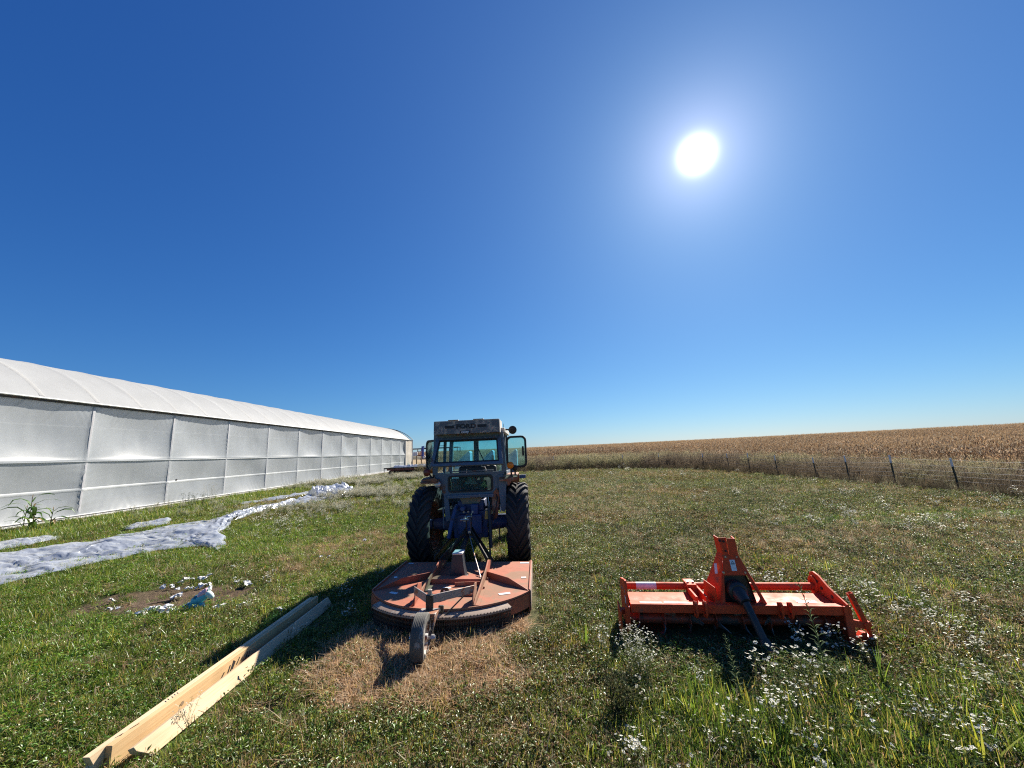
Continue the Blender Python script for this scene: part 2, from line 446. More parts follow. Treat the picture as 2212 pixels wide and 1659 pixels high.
M['teal'] = paint('teal_plush', (.16, .55, .60), .9, dust=.1, scale=20)
M['tealdark'] = paint('dark_teal_plush', (.03, .16, .24), .9, dust=.1, scale=20)
M['pink'] = paint('pink_plush', (.85, .50, .58), .9, dust=.05, scale=20)
M['mint'] = paint('pale_mint_plush', (.62, .76, .70), .9, dust=.1, scale=20)
M['roofmetal'] = paint('dark_blue_roof_metal', (.03, .035, .07), .5)
M['hoist'] = paint('strong_blue_paint', (.015, .06, .32), .45)
M['white'] = paint('white_tank', (.78, .80, .80), .5)
M['hoop'] = film_mat('film_over_hoop', (.59, .59, .575), trans=.5, gloss=.03, rough=.5, bstr=.05, bscale=2, bumpd=.02)
# ------------------------------------------------------------------ ground
def ground_mat():
    m = bpy.data.materials.new('field_ground'); t = nt(m)
    o = node(t, 'ShaderNodeOutputMaterial'); b = node(t, 'ShaderNodeBsdfPrincipled')
    tc = node(t, 'ShaderNodeTexCoord'); v = tc.outputs['Object']
    at = node(t, 'ShaderNodeAttribute', attribute_name='cover')   # r: bare soil, g: straw litter, b: green
    sp = node(t, 'ShaderNodeSeparateColor'); t.links.new(at.outputs['Color'], sp.inputs[0])
    big = noise(t, .22, 5, v, .6); mid = noise(t, 1.4, 6, v, .65); fine = noise(t, 16, 6, v, .7); grit = noise(t, 70, 3, v, .7)
    base = ramp(t, mid, [(.28, (.065, .060, .028)), (.45, (.115, .112, .052)), (.60, (.165, .148, .075)), (.76, (.25, .205, .115))]).outputs[0]
    base = mixc(t, ramp(t, big, [(.4, (0, 0, 0)), (.62, (.65, .65, .65))]).outputs[0], base, (.075, .095, .032))
    base = mixc(t, .55, base, ramp(t, fine, [(.28, (.018, .018, .010)), (.5, (.085, .08, .042)), (.74, (.24, .22, .13))]).outputs[0])
    soil = mixc(t, .5, ramp(t, fine, [(.3, (.060, .040, .026)), (.7, (.20, .14, .095))]).outputs[0], ramp(t, mid, [(.3, (.075, .052, .035)), (.7, (.16, .115, .08))]).outputs[0])
    straw = ramp(t, fine, [(.25, (.14, .10, .065)), (.5, (.36, .26, .165)), (.75, (.58, .44, .29))]).outputs[0]
    green = ramp(t, fine, [(.28, (.02, .035, .008)), (.5, (.055, .085, .02)), (.75, (.13, .17, .045))]).outputs[0]
    c = mixc(t, sp.outputs[2], base, green)
    c = mixc(t, sp.outputs[1], c, straw)
    c = mixc(t, sp.outputs[0], c, soil)
    t.links.new(c, b.inputs['Base Color']); b.inputs['Roughness'].default_value = .95; b.inputs['Specular IOR Level'].default_value = .1
    bp = node(t, 'ShaderNodeBump'); bp.inputs['Strength'].default_value = .9; bp.inputs['Distance'].default_value = .03
    ad = node(t, 'ShaderNodeMath', operation='ADD'); t.links.new(fine, ad.inputs[0]); t.links.new(grit, ad.inputs[1])
    t.links.new(ad.outputs[0], bp.inputs['Height']); t.links.new(bp.outputs[0], b.inputs['Normal'])
    t.links.new(b.outputs[0], o.inputs[0]); return m

def soil_mask(x, y):
    n = fbm(x, y, .5, 21, 3) - .5
    a = np.hypot((x + 4.55) / 1.25, (y - 5.5) / .62) + n * 1.1
    s = 1 - sstep(.55, 1.1, a)
    b_ = np.hypot((x + 1.62) / .42, (y - 3.05) / .13) + n * .8            # small bare spot beside the boards
    s = np.maximum(s, .8 * (1 - sstep(.6, 1.1, b_)))
    g = sstep(-15.6, -16.5, x + .0) * (1 - sstep(60, 66, y)) * sstep(-17.4, -17.0, x)
    return np.maximum(s, g)
def straw_mask(x, y):
    n = fbm(x, y, .45, 31, 3) - .5
    a = np.hypot((x + .92) / 1.03, (y - 3.78) / .90) + n * .75
    s = 1 - sstep(.72, 1.02, a)
    u = 1 - sstep(.8, 1.1, np.maximum(np.abs(x + .72) / .74, np.abs(y - 5.1) / 1.0))  # under the deck
    p = .75 * (1 - sstep(.4, 1.05, np.hypot((x + 3.2) / 1.7, (y - 8.4) / 2.2) + n * .9))
    return np.maximum(np.maximum(s, u * .9), p)
def green_mask(x, y):
    n = fbm(x, y, 1.5, 41, 4)
    left = 1 - sstep(-3.5, 1.5, x)
    near = 1 - sstep(3.0, 6.5, y)
    strip = sstep(-16.6, -15.8, x) * (1 - sstep(-13.5, -11.0, x))
    far = sstep(60, 72, y) * (1 - sstep(100, 130, y)) * (1 - sstep(-8, 0, x))
    gp = 1 - sstep(.5, 1.2, np.hypot((x - 9.0) / 3.6, (y - 8.6) / .7) + (n - .5))
    tl = .9 * (1 - sstep(.5, 1.2, np.hypot((x - 2.0) / 2.1, (y - 2.75) / .75) + (n - .5)))
    g = np.maximum.reduce([left * .55 * (1 - sstep(9, 16, y)) + .2 * left, near * .35 * np.ones_like(x), strip, far * 1.2, gp, tl])
    return np.clip(g * (.4 + 1.2 * n), 0, 1)

def make_ground():
    n = 380; a = 7.0
    t = np.linspace(-1, 1, n)
    xs = np.sinh(t * a) / math.sinh(a) * 900 - .3; ys = 4.2 + np.sinh(t * a) / math.sinh(a) * 900
    X, Y = np.meshgrid(xs, ys); X = X.ravel(); Y = Y.ravel()
    near = 1 - sstep(6, 14, np.hypot(X, Y - 4))
    Z = Hf(X, Y) + (fbm(X, Y, .35, 11, 3) - .5) * .05 * near * (1 + 1.0 * soil_mask(X, Y))
    co = np.stack([X, Y, Z], 1).astype(np.float32)
    me = bpy.data.meshes.new('ground')
    i = np.arange(n * n).reshape(n, n)
    q = np.stack([i[:-1, :-1], i[:-1, 1:], i[1:, 1:], i[1:, :-1]], -1).reshape(-1, 4)
    me.vertices.add(n * n); me.vertices.foreach_set('co', co.ravel())
    me.loops.add(q.size); me.loops.foreach_set('vertex_index', q.ravel().astype(np.int32))
    me.polygons.add(len(q)); me.polygons.foreach_set('loop_start', np.arange(0, q.size, 4, dtype=np.int32))
    me.update(calc_edges=True); me.validate()
    c = np.ones((n * n, 4), np.float32)
    c[:, 0] = soil_mask(X, Y); c[:, 1] = straw_mask(X, Y); c[:, 2] = green_mask(X, Y)
    corn = sstep(0, 3, field_sd(X, Y, 27.5, 60, 26)); c[:, 1] = np.maximum(c[:, 1], corn * .85)
    at = me.color_attributes.new('cover', 'FLOAT_COLOR', 'POINT'); at.data.foreach_set('color', c.ravel())
    me.materials.append(ground_mat()); me.shade_smooth()
    o = bpy.data.objects.new('ground', me); COL.objects.link(o)
    tag(o, kind='structure')
make_ground()

def np_mesh(name, co, faces, mat, parent=None, smooth=True):
    me = bpy.data.meshes.new(name); me.from_pydata([tuple(map(float, p)) for p in co], [], faces)
    me.materials.append(mat)
    if smooth: me.shade_smooth()
    o = bpy.data.objects.new(name, me); COL.objects.link(o)
    if parent: o.parent = parent
    return o
def grid_faces(nu, nv):
    return [(a * nv + b, a * nv + b + 1, (a + 1) * nv + b + 1, (a + 1) * nv + b) for a in range(nu - 1) for b in range(nv - 1)]

# ------------------------------------------------------------------ greenhouse
GX = -16.95; GY = R(-.55)            # wall plane and heading
def make_greenhouse():
    g = empty('greenhouse', (GX, 0, 0), GY)
    tag(g, 'long white plastic film greenhouse with arched roof', 'greenhouse')
    y0, y1, yend = 4.2, 57.6, 61.2
    EV, MID = 4.40, 2.15
    ps = [y0 + 3.62 * k for k in range(15)]
    # side sheet: sags inwards between its posts, the mid rail, the eave and the base
    rs = np.random.RandomState(5); amp = .65 + .6 * rs.rand(24, 2)
    def wall_x(Yg, Zg):
        t = ((Yg - y0) / 3.62) % 1.0
        k = np.clip(np.floor((Yg - y0) / 3.62), 0, 19).astype(int)
        up = Zg > MID
        w = np.where(up, (Zg - MID) / (EV - MID), (Zg - .06) / (MID - .06))
        A = np.where(up, amp[k, 0], amp[k, 1])
        prof = np.clip(np.sin(np.pi * t), 0, 1) ** .8 * np.clip(np.sin(np.pi * w ** .9), 0, 1) ** .95
        X = -.18 * A * prof
        e = np.minimum(t, 1 - t)
        edge = np.exp(-e * 8)
        rad = np.sin(Zg * 24 + e * 20 * np.where(t > .5, 1, -1) + 7 * vnoise(Yg, Zg, .4, 3)) * .0035 * edge * (vnoise(Yg * 1.0, Zg, .9, 4) > .35)
        ev = np.exp(-(EV - Zg) * 3.0)
        gat = np.sin(Yg * 30 + (EV - Zg) * 14 * np.where(t > .5, -1, 1) + 6 * vnoise(Yg, Zg, .9, 7)) * .022 * ev * sstep(.35, .6, vnoise(Yg, Zg * 0, 1.3, 9))
        bt = np.exp(-(Zg - .06) * 2.6)
        gb = np.sin(Yg * 17 + (Zg * 9) * np.where(t > .5, 1, -1) + 7 * vnoise(Yg, Zg, .8, 17)) * .016 * bt * sstep(.3, .6, vnoise(Yg, Zg * 0, 1.7, 29))
        md = np.exp(-np.abs(Zg - MID) * 8)
        gm = np.sin(Yg * 40 + (Zg - MID) * 30 * np.where(t > .5, 1, -1) + 8 * vnoise(Yg, Zg, .6, 27)) * .008 * md * (edge + .25)
        wav = (fbm(Yg, Zg * 1.2, 1.4, 13, 2) - .5) * .05 + (fbm(Yg, Zg * .30, .30, 19, 2) - .5) * .014
        post = np.exp(-(e * 3.62 / .055) ** 2)
        X = X + rad + gat + gb + gm + wav * prof + .024 * post * np.clip((EV - .35 - Zg) * 3, 0, 1)
        return X + .014 * np.exp(-((Zg - MID - .02) / .06) ** 2) - .010 * np.exp(-((Zg - MID + .07) / .04) ** 2)
    ny, nz = 760, 72
    ys = np.linspace(y0, y1, ny); zs = np.linspace(.06, EV - .09, nz)
    Yg, Zg = np.meshgrid(ys, zs, indexing='ij'); X = wall_x(Yg, Zg)
    np_mesh('wall_film', np.stack([X.ravel(), Yg.ravel(), Zg.ravel()], 1), grid_faces(ny, nz), M['film'], g)
    # a second thickness of film low on the sheet
    Yg, Zg = np.meshgrid(np.linspace(y0, y1 - .2, 500), np.array([1.0, 1.03, 1.06, 1.09, 1.12]), indexing='ij')
    X = wall_x(Yg, Zg) + .012 + .004 * np.sin((Zg - 1.0) / .12 * np.pi) - .01 * (np.abs(Zg - 1.06) > .055)
    np_mesh('lap_band', np.stack([X.ravel(), Yg.ravel(), Zg.ravel()], 1), grid_faces(500, 5), M['film2'], g)
    MB().bb(-.02, .034, y0, y1, MID - .04, MID - .005).build('side_rail', M['film'], g, bevel=.01)
    b = MB(); b.bb(-.05, .05, y0, yend, -.1, .10); b.build('base_board', M['board'], g, bevel=.01)
    b = MB(); b.bb(-.02, .075, y0, yend, .1, .135); b.build('base_batten', M['board'], g, bevel=.006)
    for y in ps:
        MB().bb(-.10, .012, y - .045, y + .045, -.1, EV).build('post', M['pipe'], g, bevel=.01)
    # roof
    half, rise = 4.60, 2.0
    RAD = (half * half + rise * rise) / (2 * rise); A0 = math.asin(half / RAD)
    def arcp(a, extra=0.0): return (-half + .16 + (RAD + extra) * math.sin(a), EV + rise - RAD + (RAD + extra) * math.cos(a))
    nr = 41; nyr = 700; yr = np.linspace(y0, y1 + 1.6, nyr); co = []
    th = np.linspace(A0, -A0, nr)
    for y in yr:
        q = ((y - y0) / 1.81) % 1.0
        rib = .014 * math.exp(-(min(q, 1 - q) * 1.81 / .12) ** 2) - .010 * math.sin(math.pi * q)
        jag = .022 * (float(vnoise(y, 1, .3, 8)) - .5) + .02 * (float(vnoise(y, 4, 1.6, 8)) - .5)
        for i_, a in enumerate(th):
            n_ = .012 * (float(vnoise(y, a * 3, 1.3, 5)) - .5)
            p = arcp(a, (rib + n_) * min(1, i_ / 5))
            co.append((p[0] + (jag if i_ == 0 else 0), y, p[1]))
    np_mesh('roof_film', co, grid_faces(nyr, nr), M['roof_film'], g)
    for kk in range(0, 31):                           # hoops pressing up under the film
        yy = y0 + 1.81 * kk; cc = []
        for a in np.linspace(A0 * .985, -A0 * .985, 33):
            for dy, e_ in ((-.08, .004), (-.03, .011), (.03, .011), (.08, .004)):
                p = arcp(a, e_); cc.append((p[0], yy + dy, p[1]))
        np_mesh('roof_hoop', cc, grid_faces(33, 4), M['hoop'], g)
    co = []; nl = 520
    for y in np.linspace(y0, y1 + 1.6, nl):          # gathered edge of the roof film along the eave
        j = .022 * (float(vnoise(y, 1, .3, 8)) - .5) + .02 * (float(vnoise(y, 4, 1.6, 8)) - .5); k = .012 * float(vnoise(y, 9, .12, 18))
        for dx, dz in ((.158, .012), (.178 + k, -.012), (.16, -.04 - k), (.13, -.03)): co.append((dx + j, y, EV + dz))
    np_mesh('eave_lip', co, grid_faces(nl, 4), M['board'], g)
    MB().bb(-.06, .06, y0, yend, EV - .10, EV + .0).build('eave_shadow_plate', M['dark'], g)  # eave plate kept dark, so it also paints the shadow gap below the roof edge
    # open last bay: curtain and bare end arch
    nu, nv = 90, 20; co = []
    for y in np.linspace(y1 + .12, yend, nu):
        for z in np.linspace(.1, EV + .02, nv):
            pin = math.exp(-((z - MID) / .25) ** 2)
            co.append((.04 + .022 * math.sin(y * 9 + .7 * math.sin(z * 2)) * (1 - .7 * pin) - .03 * (1 - pin), y, z))
    np_mesh('end_curtain', co, grid_faces(nu, nv), M['curtain'], g)
    MB().bb(-.12, .06, y1 - .02, y1 + .10, 0, EV).build('end_post', M['pipe'], g)
    MB().bb(-.10, .10, yend, yend + .10, 0, EV + .02).build('end_post', M['pipe'], g)
    for yy in (y1 + 1.75, yend):
        MB().tube([(arcp(a)[0], yy, arcp(a)[1]) for a in np.linspace(A0, -A0, 25)], .05, 8).build('end_arch', M['dark'], g)
    # gable walls and the far side
    pg = [arcp(a, -.06) for a in np.linspace(A0 * .99, -A0 * .99, 25)]
    pg = [(-.05, 0), (-.05, EV - .1)] + pg + [(-2 * half + .16, 0)]
    MB().prism(pg, 'y', y1 + .05, y1 + .07).build('gable_wall', M['film'], g)
    MB().prism(pg, 'y', y0 - .03, y0 - .01).build('gable_wall', M['film'], g)
    MB().bb(-2 * half + .10, -2 * half + .13, y0, y1, 0, EV).build('wall_film', M['film'], g)
    # small round vent hole plug on the sheet
    MB().cyl((-.10, y0 + 3.62 * 4.15, 1.15), (-.04, y0 + 3.62 * 4.15, 1.15), .045, n=12).build('vent_plug', M['dark'], g)
make_greenhouse()

# ------------------------------------------------------------------ plastic sheets on the grass
def crumple(name, up, lo, label, seed, hmax=.2, nu=150, nv=26, sub=0, group=None):
    """a crumpled film between two edge lines (ground points), ridged and folded"""
    def res(P, n):
        P = np.array(P, float); d = np.r_[0, np.cumsum(np.hypot(*np.diff(P, axis=0).T))]
        s = np.linspace(0, d[-1], n); return np.stack([np.interp(s, d, P[:, 0]), np.interp(s, d, P[:, 1])], 1)
    U, L = res(up, nu), res(lo, nu)
    w = np.linspace(0, 1, nv)[None, :, None]; P = U[:, None] * (1 - w) + L[:, None] * w
    x, y = P[..., 0], P[..., 1]; w = w[..., 0] * np.ones_like(x); s_ = np.linspace(0, 1, nu)[:, None] * np.ones_like(x)
    dist = np.r_[0, np.cumsum(np.hypot(*np.diff((U + L) / 2, axis=0).T))][:, None] * np.ones_like(x)
    env = np.sin(np.pi * w) ** .5 * np.clip(np.minimum(s_, 1 - s_) * 14, 0, 1)
    ridge = lambda v: 1 - np.abs(2 * v - 1) * 2.0
    wx, wy = x + .5 * vnoise(x, y, .7, seed + 20), y + .5 * vnoise(x, y, .7, seed + 21)
    r1 = ridge(fbm(wx, wy, 1.0, seed + 3, 3)); r2 = ridge(fbm(wx, wy, .33, seed + 5, 3)); r3 = ridge(vnoise(wx, wy, .16, seed + 9))
    fold = ridge(vnoise(dist * .35, w * 3.2 + .8 * vnoise(dist, w, 1.4, seed + 31), .55, seed + 33))
    h = hmax * env * np.clip(.28 + .55 * r1 + .35 * fold + .30 * r2 + .08 * r3, 0, 2) + .03 + .02 * np.clip(r3, -1, 1) * (.2 + .5 * env) + .015 * r2 * (1 - env)
    j = .22 * (fbm(x, y, .45, seed + 40, 3) - .5)
    X, Y = x + j, y + j * .8
    co = np.stack([X, Y, Hf(X, Y) + np.maximum(h, .012)], -1).reshape(-1, 3)
    o = np_mesh(name, co, grid_faces(nu, nv), M['tarp'], None)
    tag(o, label, 'plastic sheet', group)
    return o
crumple('plastic_sheet',
        [(-14.2, 6.2), (-12.2, 7.4), (-11.1, 9.0), (-11.0, 9.5), (-10.6, 9.9), (-10.5, 10.8), (-10.4, 11.8), (-9.8, 12.6), (-10.2, 15.8), (-10.1, 18.6), (-10.9, 21.5), (-9.6, 21.6)],
        [(-10.5, 4.4), (-8.25, 6.45), (-8.1, 7.1), (-8.0, 7.75), (-7.75, 8.5), (-7.0, 8.85), (-6.25, 8.35), (-6.5, 8.9), (-7.7, 10.2), (-8.9, 12.4), (-9.3, 14.8), (-9.0, 16.2), (-8.4, 17.4), (-7.9, 18.8)],
        'long crumpled clear plastic sheet lying on the grass beside the greenhouse', 51, .14, 420, 64)
crumple('plastic_sheet', [(-10.9, 20.3), (-10.6, 21.6), (-9.8, 22.3)], [(-9.3, 18.2), (-8.4, 19.0), (-8.1, 20.0)],
        'puffed up heap of bluish plastic at the far end of the long sheet', 71, .42, 70, 40)
crumple('plastic_sheet', [(-14.4, 8.2), (-13.1, 9.6), (-12.5, 10.9)], [(-12.6, 7.6), (-11.9, 8.9), (-12.0, 10.3)],
        'smaller flat strip of plastic at the left edge between long sheet and greenhouse', 81, .10, 50, 16)
crumple('plastic_sheet', [(-12.0, 11.9), (-11.8, 13.4)], [(-11.3, 11.5), (-10.95, 12.4)],
        'short grey scrap of plastic behind the widest part of the long sheet', 91, .10, 30, 14)
crumple('plastic_sheet', [(-12.7, 17.8), (-11.9, 19.6), (-12.0, 24)], [(-12.0, 17.2), (-11.3, 18.9), (-11.2, 24)],
        'narrow strip of plastic in the weeds along the foot of the greenhouse', 95, .10, 50, 12)

# ------------------------------------------------------------------ white scraps, toy, sticks
SCR = [(-5.55, 5.53), (-5.23, 5.2), (-5.17, 5.25), (-4.86, 5.08), (-4.6, 4.96), (-4.67, 5.06), (-4.6, 5.0), (-4.71, 5.15), (-4.65, 5.14), (-4.61, 5.15), (-4.51, 5.1), (-4.45, 5.09), (-4.44, 5.14), (-4.3, 5.04), (-4.26, 5.06), (-4.29, 4.97), (-4.17, 5.04), (-4.15, 5.07), (-5.23, 5.97), (-5.14, 5.99), (-4.95, 5.87), (-4.7, 5.61), (-4.64, 5.51), (-4.73, 5.69), (-4.81, 5.87), (-4.76, 5.9), (-4.7, 5.91), (-4.65, 5.96), (-4.61, 6.02), (-5.14, 6.18), (-5.17, 6.27), (-5.11, 6.32), (-4.95, 6.27), (-4.87, 6.26), (-4.37, 5.74), (-4.92, 6.42), (-3.81, 5.09), (-3.75, 5.06), (-3.72, 5.12), (-3.43, 5.03), (-4.4, 6.26), (-4.19, 6.03), (-3.97, 5.9), (-3.73, 5.14), (-4.54, 4.91), (-4.69, 5.52),
       (-3.3, 8.6), (-3.0, 8.2), (-3.6, 7.3), (-3.42, 7.25), (-4.9, 6.9), (-4.4, 6.5), (-2.9, 4.9)]
def scrap_mesh(seed):
    rs = np.random.RandomState(seed); n = 6; co = []
    for a in range(n):
        for b in range(n):
            u, v = a / (n - 1) - .5, b / (n - 1) - .5
            s = 1 - .6 * (abs(u) * abs(v) * 4) * rs.rand()
            co.append((u * .085 * s + .012 * rs.randn(), v * .065 * s + .012 * rs.randn(), .022 + .020 * rs.rand() + .018 * math.cos(u * 5 + rs.rand()) ))
    me = bpy.data.meshes.new('paper_scrap'); me.from_pydata(co, [], grid_faces(n, n)); me.materials.append(M['paper'])
    return me
sms = [scrap_mesh(k) for k in range(7)]
for i, (x, y) in enumerate(SCR):
    o = bpy.data.objects.new('paper_scrap', sms[i % 7]); COL.objects.link(o)
    s = .55 + .75 * random.random()
    o.location = (x, y, H(x, y) + .012); o.rotation_euler = (random.uniform(-.4, .4), random.uniform(-.4, .4), random.uniform(0, 6.28)); o.scale = (s * random.uniform(.7, 1.3), s, s)
    tag(o, 'small torn white scrap lying in the grass by the bare dirt patch', 'scrap', 'white scraps scattered round the dirt patch')

def make_toy():
    t = empty('plush_toy', (-4.06, 5.16, H(-4.06, 5.16) + .02), R(14)); t.scale = (1.2, 1.2, 1.2)
    tag(t, 'teal and pink plush pony toy dropped on the dirt patch', 'toy')
    def blob(name, path, rad, mat, seed=0):
        b = MB(); b.tube(path, rad, 12); o = b.build(name, mat, t, angle=80); s = o.modifiers.new('soft', 'SUBSURF'); s.levels = 1; s.render_levels = 1; return o
    blob('body', [(-.07, 0, .05), (-.05, 0, .055), (0, 0, .07), (.05, 0, .10), (.075, 0, .12)], [.02, .045, .05, .042, .03], M['teal'])
    blob('saddle_patch', [(-.045, -.004, .075), (-.02, -.004, .085), (.01, -.004, .095)], [.025, .043, .03], M['tealdark'])
    blob('head', [(.06, -.01, .125), (.085, -.012, .125), (.115, -.015, .10), (.135, -.017, .07)], [.026, .036, .028, .019], M['mint'])
    for p in ((.085, -.03, .150), (.082, .012, .152)):
        blob('ear', [p, (p[0] + .003, p[1], p[2] + .02), (p[0] + .006, p[1], p[2] + .034)], [.012, .009, .002], M['mint'])
    for k, (px, pz) in enumerate(((.02, .125), (.042, .14), (.062, .152))):
        blob('mane_tuft', [(px - .016, -.022, pz - .035), (px - .004, -.016, pz), (px + .006, -.006, pz + .03)], [.020, .028, .010], M['pink'])
    for x0, x1 in ((-.05, -.055), (-.01, 0), (.03, .05), (.05, .075)):
        blob('leg', [(x0, -.035, .05), ((x0 + x1) / 2, -.05, .025), (x1, -.055, .005)], [.018, .017, .012], M['teal'])
    blob('tail', [(-.07, 0, .05), (-.11, .0, .03), (-.15, .0, .02)], [.014, .016, .005], M['lightblue'])
make_toy()
for (x, y, a, L, lab) in ((-4.86, 5.36, 40, .34, 'longer dry stick lying on the bare dirt patch behind the white scraps'), (-4.7, 5.46, 28, .22, 'shorter dry stick next to the longer one on the dirt patch'), (-5.5, 5.4, 55, .25, 'thin twig at the left edge of the dirt patch')):
    b = MB(); pts = []
    for k in range(6):
        s = (k / 5 - .5) * L
        pts.append((s * math.cos(R(a)), s * math.sin(R(a)) + .012 * math.sin(k * 1.7), .02 + .006 * math.cos(k * 2.1)))
    b.tube(pts, [.007, .008, .007, .007, .006, .004], 6)
    o = b.build('dry_stick', M['stick'], None, (x, y, H(x, y))); tag(o, lab, 'stick')

# ------------------------------------------------------------------ lumber
def make_lumber():
    L0, L1 = 2.55, 4.98
    a = empty('timber_beam', (-2.50, 0, 0)); tag(a, 'left golden pine beam with dark handwriting and a stepped end', 'timber')
    z0, z1 = .0, .145
    b = MB()   # outer ply, runs on further at the near end with a sawn notch
    b.prism([(L0 - .06, .03), (L0 - .03, .085), (L0 - .06, z1), (L1 - .05, z1), (L1 - .05, z0), (L0 + .05, z0)], 'x', -.045, -.003)
    b.build('left_board', M['woodpale'], a, bevel=.003)
    b = MB(); b.bb(-.002, .036, L0 + .03, L1, -.01, z1 - .003); b.build('right_board', M['wood'], a, bevel=.003)
    # marker strokes on the right face
    mk = MB()
    for (yy, z, dy, dz, w) in ((3.42, .03, .05, .05, .010), (3.50, .03, .035, .07, .012), (3.53, .028, .045, .09, .012), (3.56, .06, .03, .045, .016), (3.60, .03, .06, .02, .012), (3.61, .07, .035, .04, .010), (3.66, .075, .02, .02, .008), (3.71, .03, .06, .015, .014), (3.72, .055, .025, .05, .010), (3.755, .06, .02, .045, .008)):
        mk.bar((.0375, yy, z), (.0375, yy + dy, z + dz), w, .0012, up=(1, 0, 0))
    mk.build('marker_writing', M['ink'], a)
    mk = MB()
    for (yy, x) in ((2.98, -.004), (3.005, -.008), (3.03, -.002), (3.055, -.006), (3.075, -.004)):
        mk.bar((x, yy, z1 + .0008), (x - .02, yy + .012, z1 + .0008), .004, .001)
    mk.bar((.0, 2.72, z1 - .001), (.012, 2.77, z1 - .001), .004, .001); mk.bar((-.01, 2.64, z1 + .0008), (.0, 2.68, z1 + .0008), .004, .001)
    mk.build('pencil_marks', M['ink'], a)
    k = MB(); k.cyl((.0365, 3.07, .085), (.0372, 3.07, .085), .014, n=16); k.build('knot', M['stick'], a)
    c = empty('timber_beam', (-2.335, 0, 0)); c.rotation_euler = (0, R(-22), 0); tag(c, 'right pale pine beam with rough grooved face and slanted end', 'timber')
    b = MB(); b.prism([(L0 + .15, .0), (L0 + .06, .085), (L0 + .05, .115), (L1 + .02, .115), (L1 + .06, 0)], 'x', -.012, .026)
    b.build('face_board', M['woodpale'], c, bevel=.003)
    b = MB(); b.bb(-.052, -.014, L0 + .12, L1 - .05, -.005, .100); b.build('back_board', M['wood'], c, bevel=.003)
make_lumber()
# ------------------------------------------------------------------ tractor
TX, TY, TYAW = -0.765, 6.75, R(-2.5)
def wheel_tyre(rad, width, nl, lug_h, lug_w, mat, name, parent, side=1, ag=True):
    """agricultural tyre along local x with chevron lugs"""
    hw = width / 2; b = MB(); rc = rad - lug_h; ri = rad * .60
    prof = [(ri, -hw * .62), (ri + .02, -hw * .78), (rad * .78, -hw * 1.0), (rc - .055, -hw * .98), (rc - .018, -hw * .88), (rc - .003, -hw * .55), (rc, 0),
            (rc - .003, hw * .55), (rc - .018, hw * .88), (rc - .055, hw * .98), (rad * .78, hw * 1.0), (ri + .02, hw * .78), (ri, hw * .62)]
    b.lathe(prof, (0, 0, 0), 'x', 56)
    def surf(x, e):   # radius of the carcass at lateral x plus e
        ax = abs(x) / hw
        return (rc - .003 - .02 * max(0, (ax - .5) / .5) ** 2 if ax < .92 else rc - .045) + e
    for k in range(nl):
        for sd in (-1, 1):
            t0 = 2 * math.pi * (k + (.5 if sd > 0 else 0)) / nl
            steps = 5; vs = []
            for i in range(steps):
                w = i / (steps - 1); x = sd * (-.03 * 0 + .01 + w * hw * .97)
                ang = t0 + w ** .85 * .40 * 1.0
                hh = lug_h * (1.0 if w < .95 else .8)
                dw = lug_w / 2 / rad * (1 + .35 * w)
                for (da, e) in ((-dw * 1.25, -.01), (-dw, hh), (dw, hh), (dw * 1.25, -.01)):
                    r = surf(x, e)
                    if w >= .99: r = surf(x * .9, e) if e > 0 else rc - .10
                    vs.append((x * (1.0 if w < .99 else 1.02), r * math.sin(ang + da), r * math.cos(ang + da)))
            fs = []
            for i in range(steps - 1):
                o = i * 4
                for j in range(3): fs.append((o + j, o + j + 1, o + 5 + j, o + 4 + j))
            fs += [(0, 1, 2, 3), tuple((steps - 1) * 4 + j for j in (3, 2, 1, 0))]
            b.add(vs, fs)
    return b.build(name, mat, parent, angle=40)

